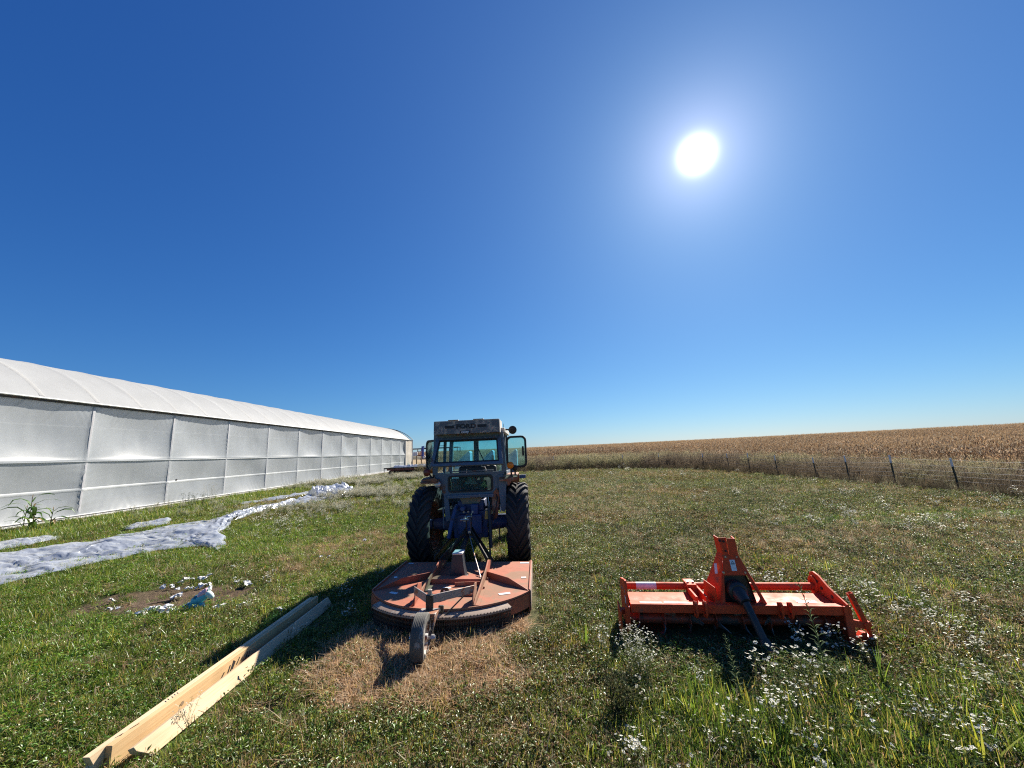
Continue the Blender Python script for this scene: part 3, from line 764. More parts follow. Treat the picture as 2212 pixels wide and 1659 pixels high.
def make_tractor():
    t = empty('tractor', (TX, TY, H(TX, TY)), TYAW)
    tag(t, 'old blue and grey farm tractor with square cab seen from behind', 'tractor')
    RR, W = .64, .335
    for sd in (-1, 1):
        xw = sd * (.95 - W / 2)
        b = MB(); b.lathe([(.0, -.03), (.14, -.03), (.17, .0), (.30, .015), (.375, -.05), (.395, -.10), (.40, -.14), (.385, -.13), (.36, -.05), (.30, .04), (.16, .03), (0, .03)], (0, 0, 0), 'x', 36)
        for k in range(8):
            a = k * math.pi / 4; b.cyl((-.05, .23 * math.cos(a), .23 * math.sin(a)), (.05, .23 * math.cos(a), .23 * math.sin(a)), .016, n=8)
        w = b.build('rear_wheel', M['rust'], t, (xw, 0, RR - .025))
        if sd < 0: w.rotation_euler = (0, 0, math.pi)
        ty = wheel_tyre(RR, W, 22, .038, .055, M['tyre'], 'tyre', w)
        ty.rotation_euler = (R(11) if sd > 0 else R(3), 0, math.pi if sd < 0 else 0)
        b = MB(); b.cyl((-.10, 0, 0), (.10, 0, 0), .085, n=16); b.build('hub', M['blue'], w, bevel=.006)
    for sd in (-1, 1):
        b = MB(); b.lathe([(0, -.04), (.2, -.04), (.24, -.08), (.25, -.08), (.25, .08), (.24, .08), (.2, .0), (0, .0)], (0, 0, 0), 'x', 28)
        w = b.build('front_wheel', M['rim'], t, (sd * .68, 1.98, .36))
        b = MB(); b.lathe([(.235, -.07), (.30, -.095), (.345, -.085), (.36, -.04), (.36, .04), (.345, .085), (.30, .095), (.235, .07)], (0, 0, 0), 'x', 36)
        for k in (-.05, -.018, .018, .05): b.lathe([(.352, k - .008), (.366, k - .006), (.366, k + .006), (.352, k + .008)], (0, 0, 0), 'x', 36)
        b.build('tyre', M['tyre'], w)
    # drive train
    for sd in (-1, 1):
        b = MB(); b.cyl((sd * .66, 0, .62), (sd * .29, 0, .62), .085, .13, 18); b.build('axle_housing', M['blue'], t, bevel=.01)
    b = MB(); b.bb(-.28, .28, -.24, .9, .42, .84); b.bb(-.2, .2, -.36, -.2, .5, .80); b.bb(-.22, .22, -.20, .55, .84, 1.0)
    b.cyl((-.10, -.42, .90), (-.10, -.2, .90), .04, n=14); b.bb(.02, .14, -.34, -.18, .80, .96); b.cyl((0, -.46, .55), (0, -.3, .55), .05, n=14)
    b.build('transmission', M['blue'], t, bevel=.015)
    b = MB(); b.bb(-.2, .2, .9, 2.3, .45, .95); b.build('engine', M['dark'], t, bevel=.02)
    b = MB(); b.prism([(1.15, .95), (1.15, 1.36), (2.55, 1.28), (2.62, 1.2), (2.62, .75), (2.3, .75), (2.3, .95)], 'x', -.25, .25)
    b.build('hood', M['blue'], t, bevel=.03)
    b = MB(); b.cyl((.18, 1.9, 1.3), (.18, 1.9, 1.62), .045, n=14); b.cyl((.18, 1.9, 1.6), (.18, 1.9, 1.72), .028, n=12); b.build('exhaust_stack', M['dark'], t)
    b = MB(); b.bar((-.6, 1.98, .40), (.6, 1.98, .40), .09, .09); b.build('front_axle', M['blue'], t, bevel=.01)
    b = MB(); b.bb(-.62, .62, .05, 1.05, .80, .84); b.build('cab_floor', M['dark'], t)
    # cab rear panel: grey-blue sheet with the low window opening
    yb = -.25
    outer = corner_ring([(-.43, 1.10), (.43, 1.10), (.60, 1.465), (-.60, 1.465)])
    inner = rrect(-.345, .375, 1.165, 1.405, .045)
    b = MB(); b.plate_hole(outer, inner, 'y', yb - .012, yb + .02)
    b.build('cab_rear_panel', M['cab'], t, bevel=.004)
    b = MB(); b.plate_hole(rrect(-.362, .392, 1.148, 1.422, .055), rrect(-.335, .365, 1.175, 1.395, .04), 'y', yb - .026, yb + .03)
    lw = b.build('lower_window', M['black'], t, bevel=.004)
    MB().bb(-.34, .37, yb - .002, yb + .004, 1.17, 1.40).build('pane', M['glass2'], lw)
    b = MB(); b.bb(-.37, .40, yb - .07, yb + .02, 1.083, 1.112); b.bb(-.37, .40, yb - .07, yb - .055, 1.06, 1.083); b.build('step_ledge', M['cab'], t, bevel=.005)
    b = MB(); b.prism([(-.43, 1.10), (-.36, 1.10), (-.325, .82), (-.31, .70), (-.40, .70), (-.415, .8)], 'y', yb - .03, yb + .03); b.build('cab_leg', M['cab'], t, bevel=.006)
    b = MB(); b.prism([(.36, 1.10), (.45, 1.2), (.50, 1.1), (.45, .74), (.385, .70), (.37, .86)], 'y', yb - .03, yb + .03); b.build('cab_leg', M['rust'], t, bevel=.006)
    b = MB(); b.prism([(-.19, 1.085), (.21, 1.085), (.15, .955), (-.13, .955)], 'y', yb + .02, yb + .06); b.build('skid_plate', M['tan'], t, bevel=.006)
    b = MB(); b.prism([(.475, 1.40), (.615, 1.40), (.60, .92), (.575, .82), (.52, .83), (.49, 1.1)], 'y', yb - .05, yb - .03); b.prism([(yb - .03, 1.385), (.75, 1.385), (.78, .95), (.55, .72), (.1, .80), (yb - .03, .78)], 'x', .585, .60)  # rear plate is the skirt; long inner plate added to cast shade on the mower
    b.build('side_skirt', M['cab'], t, bevel=.004)
    MB().prism([(.50, .95), (.515, .86), (.512, .82), (.49, .83)], 'y', yb - .056, yb - .05).build('torn_strip', M['cabwhite'], t)
    # upper frame
    b = MB()
    for sd in (-1, 1):
        b.bar((sd * .585, yb + .02, 1.44), (sd * .555, yb + .02, 2.11), .075, .075, up=(0, 1, 0))
        b.bar((sd * .60, .98, .84), (sd * .545, .98, 2.1), .07, .08, up=(0, 1, 0))
        b.bar((sd * .60, .42, .84), (sd * .55, .42, 2.1), .05, .06, up=(0, 1, 0))
        b.bar((sd * .59, yb + .05, 1.44), (sd * .60, .98, 1.40), .05, .06)
        b.prism([(yb, 1.44), (.98, 1.40), (.98, .84), (.45, .84), (.2, 1.25)], 'x', sd * .607 - .006, sd * .607 + .006)
    b.bb(-.56, .56, yb - .01, yb + .06, 2.03, 2.12); b.bb(-.56, .56, .94, 1.02, 2.02, 2.10)
    b.bb(-.60, .60, .95, .99, .84, 1.30); b.bb(-.10, .0, .95, 1.0, 1.30, 2.04)
    b.build('cab_frame', M['cab'], t, bevel=.008)
    b = MB()
    b.bb(-.57, -.11, .968, .974, 1.31, 2.02); b.bb(.01, .57, .968, .974, 1.31, 2.02); b.build('windshield', M['glass'], t)
    b = MB(); b.bb(-.40, .40, yb - .015, yb + .02, 1.475, 1.495); b.tube([(-.05, yb - .02, 1.47), (-.04, yb - .035, 1.50)], .006, 6); b.build('window_rail', M['cab'], t, bevel=.004)
    MB().tube([(.20, yb - .0, 1.56), (.27, yb - .02, 1.54), (.285, yb - .02, 1.48)], .007, 6).build('window_catch', M['board'], t); MB().tube([(-.04, yb - .02, 1.52), (-.045, yb - .02, 1.46)], .007, 6).build('window_catch', M['board'], t)
    # rear window, hinged at its top and pushed open at the bottom
    w = empty('rear_window', (0, yb - .02, 2.04), 0); w.parent = t
    ang = math.atan2(.27, .46); w.rotation_euler = (-ang, 0, 0)
    hgt = .53
    outer = corner_ring([(-.59, -hgt), (.59, -hgt), (.545, .0), (-.545, .0)]); inner = corner_ring([(-.525, -hgt + .055), (.525, -hgt + .055), (.49, -.045), (-.49, -.045)])
    b = MB(); b.plate_hole(outer, inner, 'y', -.018, .018); b.build('window_frame', M['cab'], w, bevel=.005)
    outer2 = corner_ring([(-.527, -hgt + .053), (.527, -hgt + .053), (.492, -.043), (-.492, -.043)]); inner2 = corner_ring([(-.505, -hgt + .075), (.505, -hgt + .075), (.472, -.062), (-.472, -.062)])
    b = MB(); b.plate_hole(outer2, inner2, 'y', -.022, .010); b.build('gasket', M['black'], w)
    MB().prism([(-.515, -hgt + .064), (.515, -hgt + .064), (.48, -.052), (-.48, -.052)], 'y', -.003, .003).build('pane', M['glass'], w)
    b = MB(); b.tube([(.12, .03, -.06), (.18, .06, -.22), (.30, .14, -.46)], .009, 6); b.build('wiper_strut', M['black'], w)
    # roof, air box with lettering
    b = MB(); b.bb(-.60, .615, yb + .02, 1.12, 2.105, 2.185); b.build('roof', M['cabwhite'], t, bevel=.012)
    ab = MB(); ab.prism([(-.47, 2.10), (-.45, 2.318), (.05, 2.31), (.05, 2.10)], 'x', -.545, .545)
    ab = ab.build('air_box', M['airbox'], t, bevel=.006)
    b = MB(); b.bb(-.54, .54, -.452, .05, 2.312, 2.322); b.build('air_box_lid', M['cabwhite'], t, bevel=.003)
    MB().bb(.543, .553, -.44, .04, 2.10, 2.31).build('air_box_side', M['cabwhite'], t, bevel=.003)
    for x in (-.22, .20): MB().bb(x - .085, x + .085, -.46, -.36, 2.322, 2.336).build('lid_latch', M['grsteel'], t, bevel=.003)
    tilt = math.atan2(.02, .218)
    Mt = Matrix.Translation((-.005, -.4628, 2.218)) @ Matrix.Rotation(R(90) - tilt, 4, 'X')
    text_mesh('FORD', .098, .002, M['ink'], 'lettering', ab, Mt, .004, 1.28)
    for x0, x1 in ((-.355, -.205), (.185, .335)): MB().box(((x0 + x1) / 2, -.4615, 2.218), (x1 - x0, .003, .045), (-tilt * 1, 0, 0)).build('emblem_bar', M['ink'], ab)
    Mt = Matrix.Translation((-.02, -.4725, 2.128)) @ Matrix.Rotation(R(90) - tilt, 4, 'X')
    MB().box((-.02, -.4695, 2.126), (.17, .003, .045), (-tilt, 0, 0)).build('badge', M['ink'], ab)
    text_mesh('cozy', .056, .0025, M['sticker'], 'badge_lettering', ab, Mt, .001, 1.25)
    # doors, both swung open
    for sd, ang, nm in ((1, R(-8), 'r'), (-1, R(-47), 'l')):
        d = MB(); o = rrect(0, .36, 1.50, 2.045, .085); i = rrect(.035, .325, 1.54, 2.01, .06)
        if sd < 0: o = [(-p[0], p[1]) for p in o]; i = [(-p[0], p[1]) for p in i]
        d.plate_hole(o, i, 'y', -.016, .016)
        dd = d.build('cab_door', M['black'], t, (sd * .615, -.02, 0), bevel=.006)
        dd.rotation_euler = (0, 0, ang)
        g = rrect(.03, .33, 1.535, 2.015, .06)
        if sd < 0: g = [(-p[0], p[1]) for p in g]
        MB().prism(g, 'y', -.003, .003).build('pane', M['glass2'], dd)
        MB().bar((sd * .30, -.03, 1.86), (sd * .30, -.03, 1.70), .03, .03).build('handle', M['black'], dd, bevel=.005)
    # fenders with rusted rear edges
    for sd in (-1, 1):
        x0, x1 = (sd * .50, sd * .80)
        b = MB()
        prof = [(-.36, 1.33), (-.30, 1.375), (-.15, 1.40), (.45, 1.40), (.62, 1.30), (.72, 1.1), (.70, 1.1), (.60, 1.285), (.44, 1.375), (-.15, 1.38), (-.30, 1.355), (-.36, 1.31)]
        b.prism(prof, 'x', min(x0, x1), max(x0, x1))
        if sd > 0: b.prism([(.50, 1.33), (.80, 1.375), (.82, 1.37), (.80, 1.33), (.70, 1.30), (.665, 1.235), (.64, 1.24), (.63, 1.30)], 'y', -.375, -.36)
        else: b.prism([(-.78, 1.375), (-.56, 1.405), (-.50, 1.36), (-.54, 1.335), (-.66, 1.35)], 'y', -.375, -.36)
        b.build('fender', M['rust'], t, bevel=.004)
    def lamp(name, c, r, lens, dirn=(0, -1, 0), stalk=None, depth=.07, shell='black'):
        c = Vector(c); d = Vector(dirn).normalized()
        b = MB(); b.tube([c, c - d * depth * .5, c - d * depth], [r * 1.06, r * .95, r * .45], 18)
        if stalk: b.tube([c - d * depth * .6, Vector(stalk)], .014, 8)
        o = b.build(name, M[shell], t)
        b = MB(); b.tube([c + d * .001, c + d * .012, c + d * .02], [r, r * .85, r * .3], 18); b.build('lens', M[lens], o, angle=60)
    lamp('tail_lamp', (-.70, -.32, 1.492), .058, 'redlens', stalk=(-.62, -.22, 1.38))
    lamp('indicator_lamp', (-.625, -.24, 1.515), .045, 'amber', stalk=(-.62, -.2, 1.38))
    lamp('indicator_lamp', (.695, -.33, 1.555), .054, 'amber', stalk=(.70, -.22, 1.39))
    lamp('tail_lamp', (.762, -.20, 1.505), .045, 'black', stalk=(.76, -.16, 1.39))
    lamp('work_lamp', (-.52, -.33, 1.295), .052, 'lens', stalk=(-.49, -.22, 1.30))
    lamp('work_lamp', (.745, -.1, 2.145), .068, 'black', stalk=(.60, .0, 2.165), dirn=(.15, -1, -.1))
    MB().tube([(.585, .02, 2.18), (.578, .02, 2.27)], .004, 6).build('aerial', M['black'], t)
    # inside the cab
    b = MB(); b.bb(-.24, .22, .0, .45, 1.02, 1.12); b.box((.10, .02, 1.33), (.66, .10, .46), (-.12, 0, 0)); s = b.build('seat', M['seat'], t, bevel=.04, seg=3)
    b = MB(); ring = [(.02 + .19 * math.cos(a), .72 + .12 * math.sin(a), 1.36 + .10 * math.sin(a)) for a in np.linspace(0, 2 * math.pi, 25)]
    b.tube(ring, .013, 8, cap=False); b.tube([(.02, .72, 1.36), (.02, .95, 1.15)], .02, 8); b.bar((-.16, .72, 1.36), (.2, .72, 1.36), .02, .01); b.build('steering_wheel', M['black'], t)
    MB().prism([(-.10, 1.27), (.12, 1.27), (.04, 1.40), (-.02, 1.42)], 'y', -.19, -.186).build('loose_panel', M['grsteel'], t)
    MB().prism([(.17, 1.22), (.29, 1.22), (.23, 1.33)], 'y', -.20, -.19).build('warning_triangle', M['yellow'], t)
    b = MB(); b.tube([(.24, -.19, 1.20), (.245, -.17, 1.33)], .009, 8); b.tube([(.245, -.17, 1.33), (.246, -.17, 1.36)], [.022, .016], 10); b.build('gear_lever', M['yellow'], t)
    # three point linkage
    b = MB()
    b.tube([(-.235, -.20, .93), (-.225, -.40, .88), (-.25, -.5, .74), (-.285, -.62, .50)], [.032, .032, .034, .030], 10); b.build('lift_arm', M['blue'], t)
    b = MB(); b.tube([(.30, -.20, .93), (.33, -.42, .90), (.36, -.56, .62), (.37, -.66, .36)], .026, 10); b.build('lift_arm', M['dark'], t)
    for x0, x1 in ((-.28, -.40), (.28, .40)):
        MB().bar((x0, -.1, .46), (x1, -1.02, .33), .025, .065).build('lower_link', M['dark'], t, bevel=.005)
    b = MB(); b.tube([(0, -.33, .80), (.0, -.80, .80)], .026, 12); b.tube([(0, -.42, .80), (0, -.70, .80)], .034, 12); b.cyl((-.06, -.80, .80), (.06, -.80, .80), .014, n=10); b.build('top_link', M['steel'], t)
    b = MB(); b.tube([(.0, -.40, .55), (.03, -1.2, .46), (.06, -1.72, .44)], [.036, .040, .036], 14); b.build('drive_shaft', M['dark'], t)
    for k, (x, zz) in enumerate(((-.30, .96), (.33, .96), (.43, 1.06))):
        MB().tube([(x, -.24, zz + .08), (x + .03, -.32, zz - .02), (x + .0, -.36, zz - .2), (x - .05, -.34, zz - .36)], .010, 6).build('hydraulic_hose', M['black'], t)
    b = MB(); b.box((.30, -.42, .80), (.075, .03, .13), (0, .12, 0)); b.build('hanging_tag', M['yellow'], t, bevel=.003)
    b = MB(); b.tube([(.33, -.36, 1.0), (.325, -.42, .86)], .004, 5); b.build('tag_wire', M['steel'], t)
    b = MB(); b.bar((.48, -.35, .62), (.48, -.35, .40), .02, .02); b.box((.48, -.35, .43), (.06, .03, .02)); b.build('stabiliser', M['dark'], t)
    b = MB(); b.bar((-.44, -.28, .92), (-.43, -.28, .60), .03, .02); b.build('brace', M['cab'], t)
    for x in (-.07, .0, .07): MB().cyl((x, -.455, .86), (x, -.42, .86), .016, n=10).build('coupling', M['steel'], t)
make_tractor()

# ------------------------------------------------------------------ rotary mower behind the tractor
def make_mower():
    cx, cy = .065, -1.7
    c = Vector((TX, TY, 0)) + Matrix.Rotation(TYAW, 3, 'Z') @ Vector((cx, cy, 0))
    t = empty('rotary_mower', (c.x, c.y, H(c.x, c.y)), TYAW); t.rotation_euler = (0, R(1.2), TYAW - R(.8))
    tag(t, 'faded orange-red rotary mower with tail wheel hitched behind the tractor', 'mower')
    zt = .24; hw = .89; yf = .70; yc = -.46; ya = -.98      # front edge, side corner, rear apex
    def arc(n, o=0.0):
        # circle through (-hw,yc) (0,ya) (hw,yc)
        s = yc - ya; rad = (hw * hw + s * s) / (2 * s); c0 = ya + rad; a0 = math.asin(hw / rad)
        return [((rad + o) * math.sin(a), c0 - (rad + o) * math.cos(a)) for a in np.linspace(a0, -a0, n)]
    A = arc(28)
    outline = [(-hw, yf), (hw, yf)] + A
    b = MB(); b.prism(outline, 'z', zt - .012, zt); b.build('deck', M['deck'], t, bevel=.004)
    for s in (-1, 1):
        b = MB(); b.bb(s * hw - .009, s * hw + .009, yc, yf, .03, zt + .02); b.build('side_skirt', M['deckdark'], t, bevel=.003)
    MB().bb(hw + .009, hw + .018, yc - .01, yf - .04, .05, zt + .012).build('skid_strip', M['guard'], t, bevel=.003)
    Ao = arc(28, .004); Ai = arc(28, -.012)
    vs = []; fs = []
    for (p, q) in zip(Ao, Ai): vs += [(p[0], p[1], zt - .012), (p[0], p[1], .09), (q[0], q[1], .09), (q[0], q[1], zt - .012)]
    for i in range(27):
        for j in range(4): fs.append((i * 4 + j, i * 4 + (j + 1) % 4, i * 4 + 4 + (j + 1) % 4, i * 4 + 4 + j))
    MB().add(vs, fs).build('rear_skirt', M['deckdark'], t)
    b = MB()
    for i in range(len(A) - 1): b.bar((A[i][0], A[i][1] + .004, zt + .004), (A[i + 1][0], A[i + 1][1] + .004, zt + .004), .012, .014)
    b.build('deck_rim', M['deck'], t)
    # shield strip with bolts and the chain curtain below it
    G = [p for p in arc(90, .055) if -.74 < p[0] < .70]
    vs = []; fs = []
    for i, p in enumerate(G):
        d = Vector((p[0], p[1] - .2)).normalized()
        for o, z in ((-.06, zt - .014), (.03, zt - .030), (.037, zt - .036), (.037, zt - .052), (.026, zt - .052), (.024, zt - .040), (-.06, zt - .024)):
            vs.append((p[0] + d.x * o, p[1] + d.y * o, z))
    n = 7
    for i in range(len(G) - 1):
        for j in range(n): fs.append((i * n + j, i * n + (j + 1) % n, i * n + n + (j + 1) % n, i * n + n + j))
    MB().add(vs, fs).build('chain_guard', M['guard'], t)
    b = MB(); bolts = MB(); m = 96
    for k in range(m):
        u = k / (m - 1) * (len(G) - 1); i = min(int(u), len(G) - 2); f_ = u - i
        p = (G[i][0] * (1 - f_) + G[i + 1][0] * f_, G[i][1] * (1 - f_) + G[i + 1][1] * f_)
        d = Vector((p[0], p[1] - .2)).normalized(); q = (p[0] + d.x * .012, p[1] + d.y * .012)
        z = zt - .05; lk = 0; ln = random.uniform(.0, .03)
        while z > .02 + ln:
            b.box((q[0], q[1], z - .012), (.011, .004, .024) if lk % 2 == 0 else (.004, .011, .024)); z -= .019; lk += 1
        if k % 2 == 0: bolts.box((p[0] + d.x * .034, p[1] + d.y * .034, zt - .034), (.010, .010, .010))
    b.build('chain_curtain', M['dark'], t); bolts.build('guard_bolts', M['dark'], t)
    # rails
    for s in (1, -1):
        x0 = .315 * s + (.03 if s > 0 else .02)
        b = MB(); b.prism([(.60, zt), (.60, zt + .05), (.22, zt + .15), (.02, zt + .11), (-.60, zt + .055), (-.80, zt + .05), (-.90, zt + .02), (-.90, zt)], 'x', x0 - .008, x0 + .008)
        b.bb(x0 - .050 if s < 0 else x0 + .008, x0 - .008 if s < 0 else x0 + .05, -.88, .55, zt + .001, zt + .010)
        b.prism([(-.64, zt + .05), (-.64, zt + .15), (-.76, zt + .18), (-.85, zt + .11), (-.88, zt)], 'x', x0 - .02 * s - .006, x0 - .02 * s + .006)
        for yy in (-.40, -.10): b.cyl((x0 + .03 * s, yy, zt + .005), (x0 + .03 * s, yy, zt + .03), .012, n=6)
        b.build('deck_rail', M['deck'], t, bevel=.003)
    # ribs from the rails to the side corners
    for s, xr in ((1, .345), (-1, -.30)):
        p0 = Vector((xr + s * .012, .0, zt)); p1 = Vector((s * .875, -.44, zt)); nrm_ = Vector((-(p1 - p0).y, (p1 - p0).x, 0)).normalized() * .005
        pm = p0.lerp(p1, .55)
        top = [p0 + Vector((0, 0, .075)), pm + Vector((0, 0, .075)), p1 + Vector((0, 0, .008))]; bot = [p0, pm, p1]
        vs = [q + nrm_ for q in (bot + top[::-1])] + [q - nrm_ for q in (bot + top[::-1])]
        fs = [(0, 1, 2, 3, 4, 5), (11, 10, 9, 8, 7, 6)] + [(i, (i + 1) % 6, 6 + (i + 1) % 6, 6 + i) for i in range(6)]
        MB().add(vs, fs).build('deck_rib', M['deckdark'], t, bevel=.002)
    b = MB(); b.bb(-.28, .33, -.20, -.08, zt + .001, zt + .006); b.bb(-.28, .33, -.21, -.198, zt + .001, zt + .045); b.bb(-.28, .33, -.21, -.08, zt + .042, zt + .05); b.build('cross_channel', M['deck'], t, bevel=.003)
    MB().bar((.02, -.30, zt + .022), (.33, -.26, zt + .022), .012, .04).build('deck_stiffener', M['deckdark'], t, bevel=.002)
    MB().bar((-.28, -.60, zt + .012), (.33, -.60, zt + .012), .03, .022).build('deck_stiffener', M['deckdark'], t, bevel=.002)
    # gear box under its shield
    b = MB(); b.prism([(-.10, zt + .002), (.10, zt + .002), (.095, zt + .03), (.075, zt + .15), (.06, zt + .29), (-.065, zt + .29), (-.08, zt + .15), (-.095, zt + .03)], 'y', -.06, .11)
    b.bb(-.11, .11, -.08, .13, zt + .002, zt + .018); g = b.build('gear_box', M['gearplastic'], t, bevel=.016)
    b = MB(); b.bb(-.068, .064, -.066, .116, zt + .28, zt + .305); b.build('shield_cap', M['cap'], g, bevel=.02, seg=3)
    # mast and stays up to the top link
    apex = Vector((-.05, 1.02, .60))
    for s, xr in ((1, .33), (-1, -.30)):
        MB().bar((xr, .28, zt + .13), apex + Vector((.03 * s, 0, 0)), .014, .06).build('mast_stay', M['dark'], t, bevel=.003)
        MB().bar((xr + s * .03, .62, zt + .02), apex + Vector((.04 * s, .05, .02)), .012, .07).build('mast_leg', M['dark'], t, bevel=.003)
    for x0 in (-.086, -.014): MB().prism([(.97, .52), (1.07, .52), (1.06, .84), (1.00, .84)], 'x', x0 - .006, x0 + .006).build('mast_plate', M['dark'], t, bevel=.003)
    MB().cyl((-.10, 1.02, .80), (.0, 1.02, .80), .014, n=10).build('mast_pin', M['steel'], t)
    b = MB(); b.cyl((-.03, .955, .585), (-.03, .97, .585), .024, n=14); b.build('pivot_washer', M['steel'], t)
    MB().tube([(-.045, .99, .585), (.12, .45, .42), (.27, -.06, zt + .09), (.30, -.16, zt + .05)], .0075, 8).build('tie_rod', M['grsteel'], t)
    # tail arm, fork and wheel
    px, py = -.035, -1.16
    MB().bar((.33, -.80, zt + .135), (px + .03, py + .005, zt + .165), .012, .075).build('tail_arm', M['grsteel'], t, bevel=.003)
    MB().bar((-.285, -.84, zt + .135), (px - .03, py + .01, zt + .165), .012, .075).build('tail_arm', M['grsteel'], t, bevel=.003)
    b = MB(); b.cyl((px, py, zt + .075), (px, py, zt + .205), .036, n=16); b.build('pivot_tube', M['dark'], t, bevel=.003)
    wy, wz = -1.42, .185
    b = MB(); b.cyl((px, py, zt + .05), (px, py, zt + .25), .022, n=12); b.prism([(py + .05, zt + .04), (py + .05, zt + .07), (py - .14, zt + .09), (py - .14, zt + .06)], 'x', px - .085, px + .09)
    for xx in (px - .082, px + .085):
        b.prism([(py + .03, zt + .065), (py - .10, zt + .085), (py - .15, zt + .075), (wy + .03, wz - .02), (wy - .03, wz - .02), (py - .10, zt + .03)], 'x', xx - .006, xx + .006)
    b.build('fork', M['grsteel'], t, bevel=.003)
    w = MB(); w.lathe([(0, -.02), (.10, -.02), (.115, -.045), (.125, -.045), (.125, .045), (.115, .045), (.10, .012), (.04, .012), (.03, .06), (0, .06)], (0, 0, 0), 'x', 28)
    w = w.build('tail_wheel', M['rim'], t, (px, wy, wz)); w.rotation_euler = (0, 0, R(5))
    b = MB(); b.lathe([(.122, -.05), (.135, -.056), (.182, -.056), (.19, -.050), (.190, .050), (.182, .056), (.135, .056), (.122, .05)], (0, 0, 0), 'x', 40)
    for k in range(7): b.lathe([(.1885, -.045 + k * .0145 - .003), (.193, -.045 + k * .0145), (.1885, -.045 + k * .0145 + .003)], (0, 0, 0), 'x', 40)
    b.build('tyre', M['tyreply'], w)
    b = MB(); b.cyl((-.10, 0, 0), (.115, 0, 0), .014, n=10); b.cyl((.087, 0, 0), (.115, 0, 0), .026, n=6); b.cyl((.10, 0, 0), (.125, 0, 0), .018, n=8); b.build('axle_bolt', M['steel'], w)
    # stop plate with bright bolts
    b = MB(); b.prism([(-.06, zt), (.05, zt), (.05, zt + .06), (.02, zt + .10), (-.03, zt + .10), (-.06, zt + .07)], 'y', -.66, -.65); hp = b.build('stop_plate', M['plastic'], t, bevel=.003)
    for x, z in ((-.015, .07), (.02, .055), (-.01, .03)): MB().cyl((x, -.668, zt + z), (x, -.658, zt + z), .010, n=8).build('bolt', M['board'], hp)
    MB().bar((.27, -.84, zt + .12), (.05, -1.06, zt - .05), .010, .010).build('fork_strap', M['dark'], t)
    MB().bb(.01, .06, -1.01, -.98, .10, zt + .05).build('tail_bracket', M['dark'], t, bevel=.003)
    for (x, y, sx, sy, rz) in ((.80, .62, .12, .05, 0), (-.80, .62, .07, .035, 0), (.81, .0, .06, .05, .1), (-.80, .02, .04, .05, .4), (.62, -.54, .13, .05, .35), (-.62, -.52, .10, .045, -.4), (-.06, -.36, .09, .05, .05)):
        MB().box((x, y, zt + .003), (sx, sy, .002), (0, 0, rz)).build('decal', M['sticker'], t)
M['gearplastic'] = paint('blue_black_plastic', (.030, .034, .045), .45, dust=.1)
M['cap'] = paint('grey_white_cap', (.55, .55, .55), .5, dust=.2)
M['guard'] = paint('dull_brown_grey_strip', (.30, .215, .165), .7, wear=(.40, .34, .28), wear_amt=.3)
M['tyreply'] = paint('layered_tyre_rubber', (.09, .088, .08), .85, wear=(.30, .28, .25), wear_amt=.35, scale=9, dust=.3, dustcol=(.25, .22, .18))
make_mower()
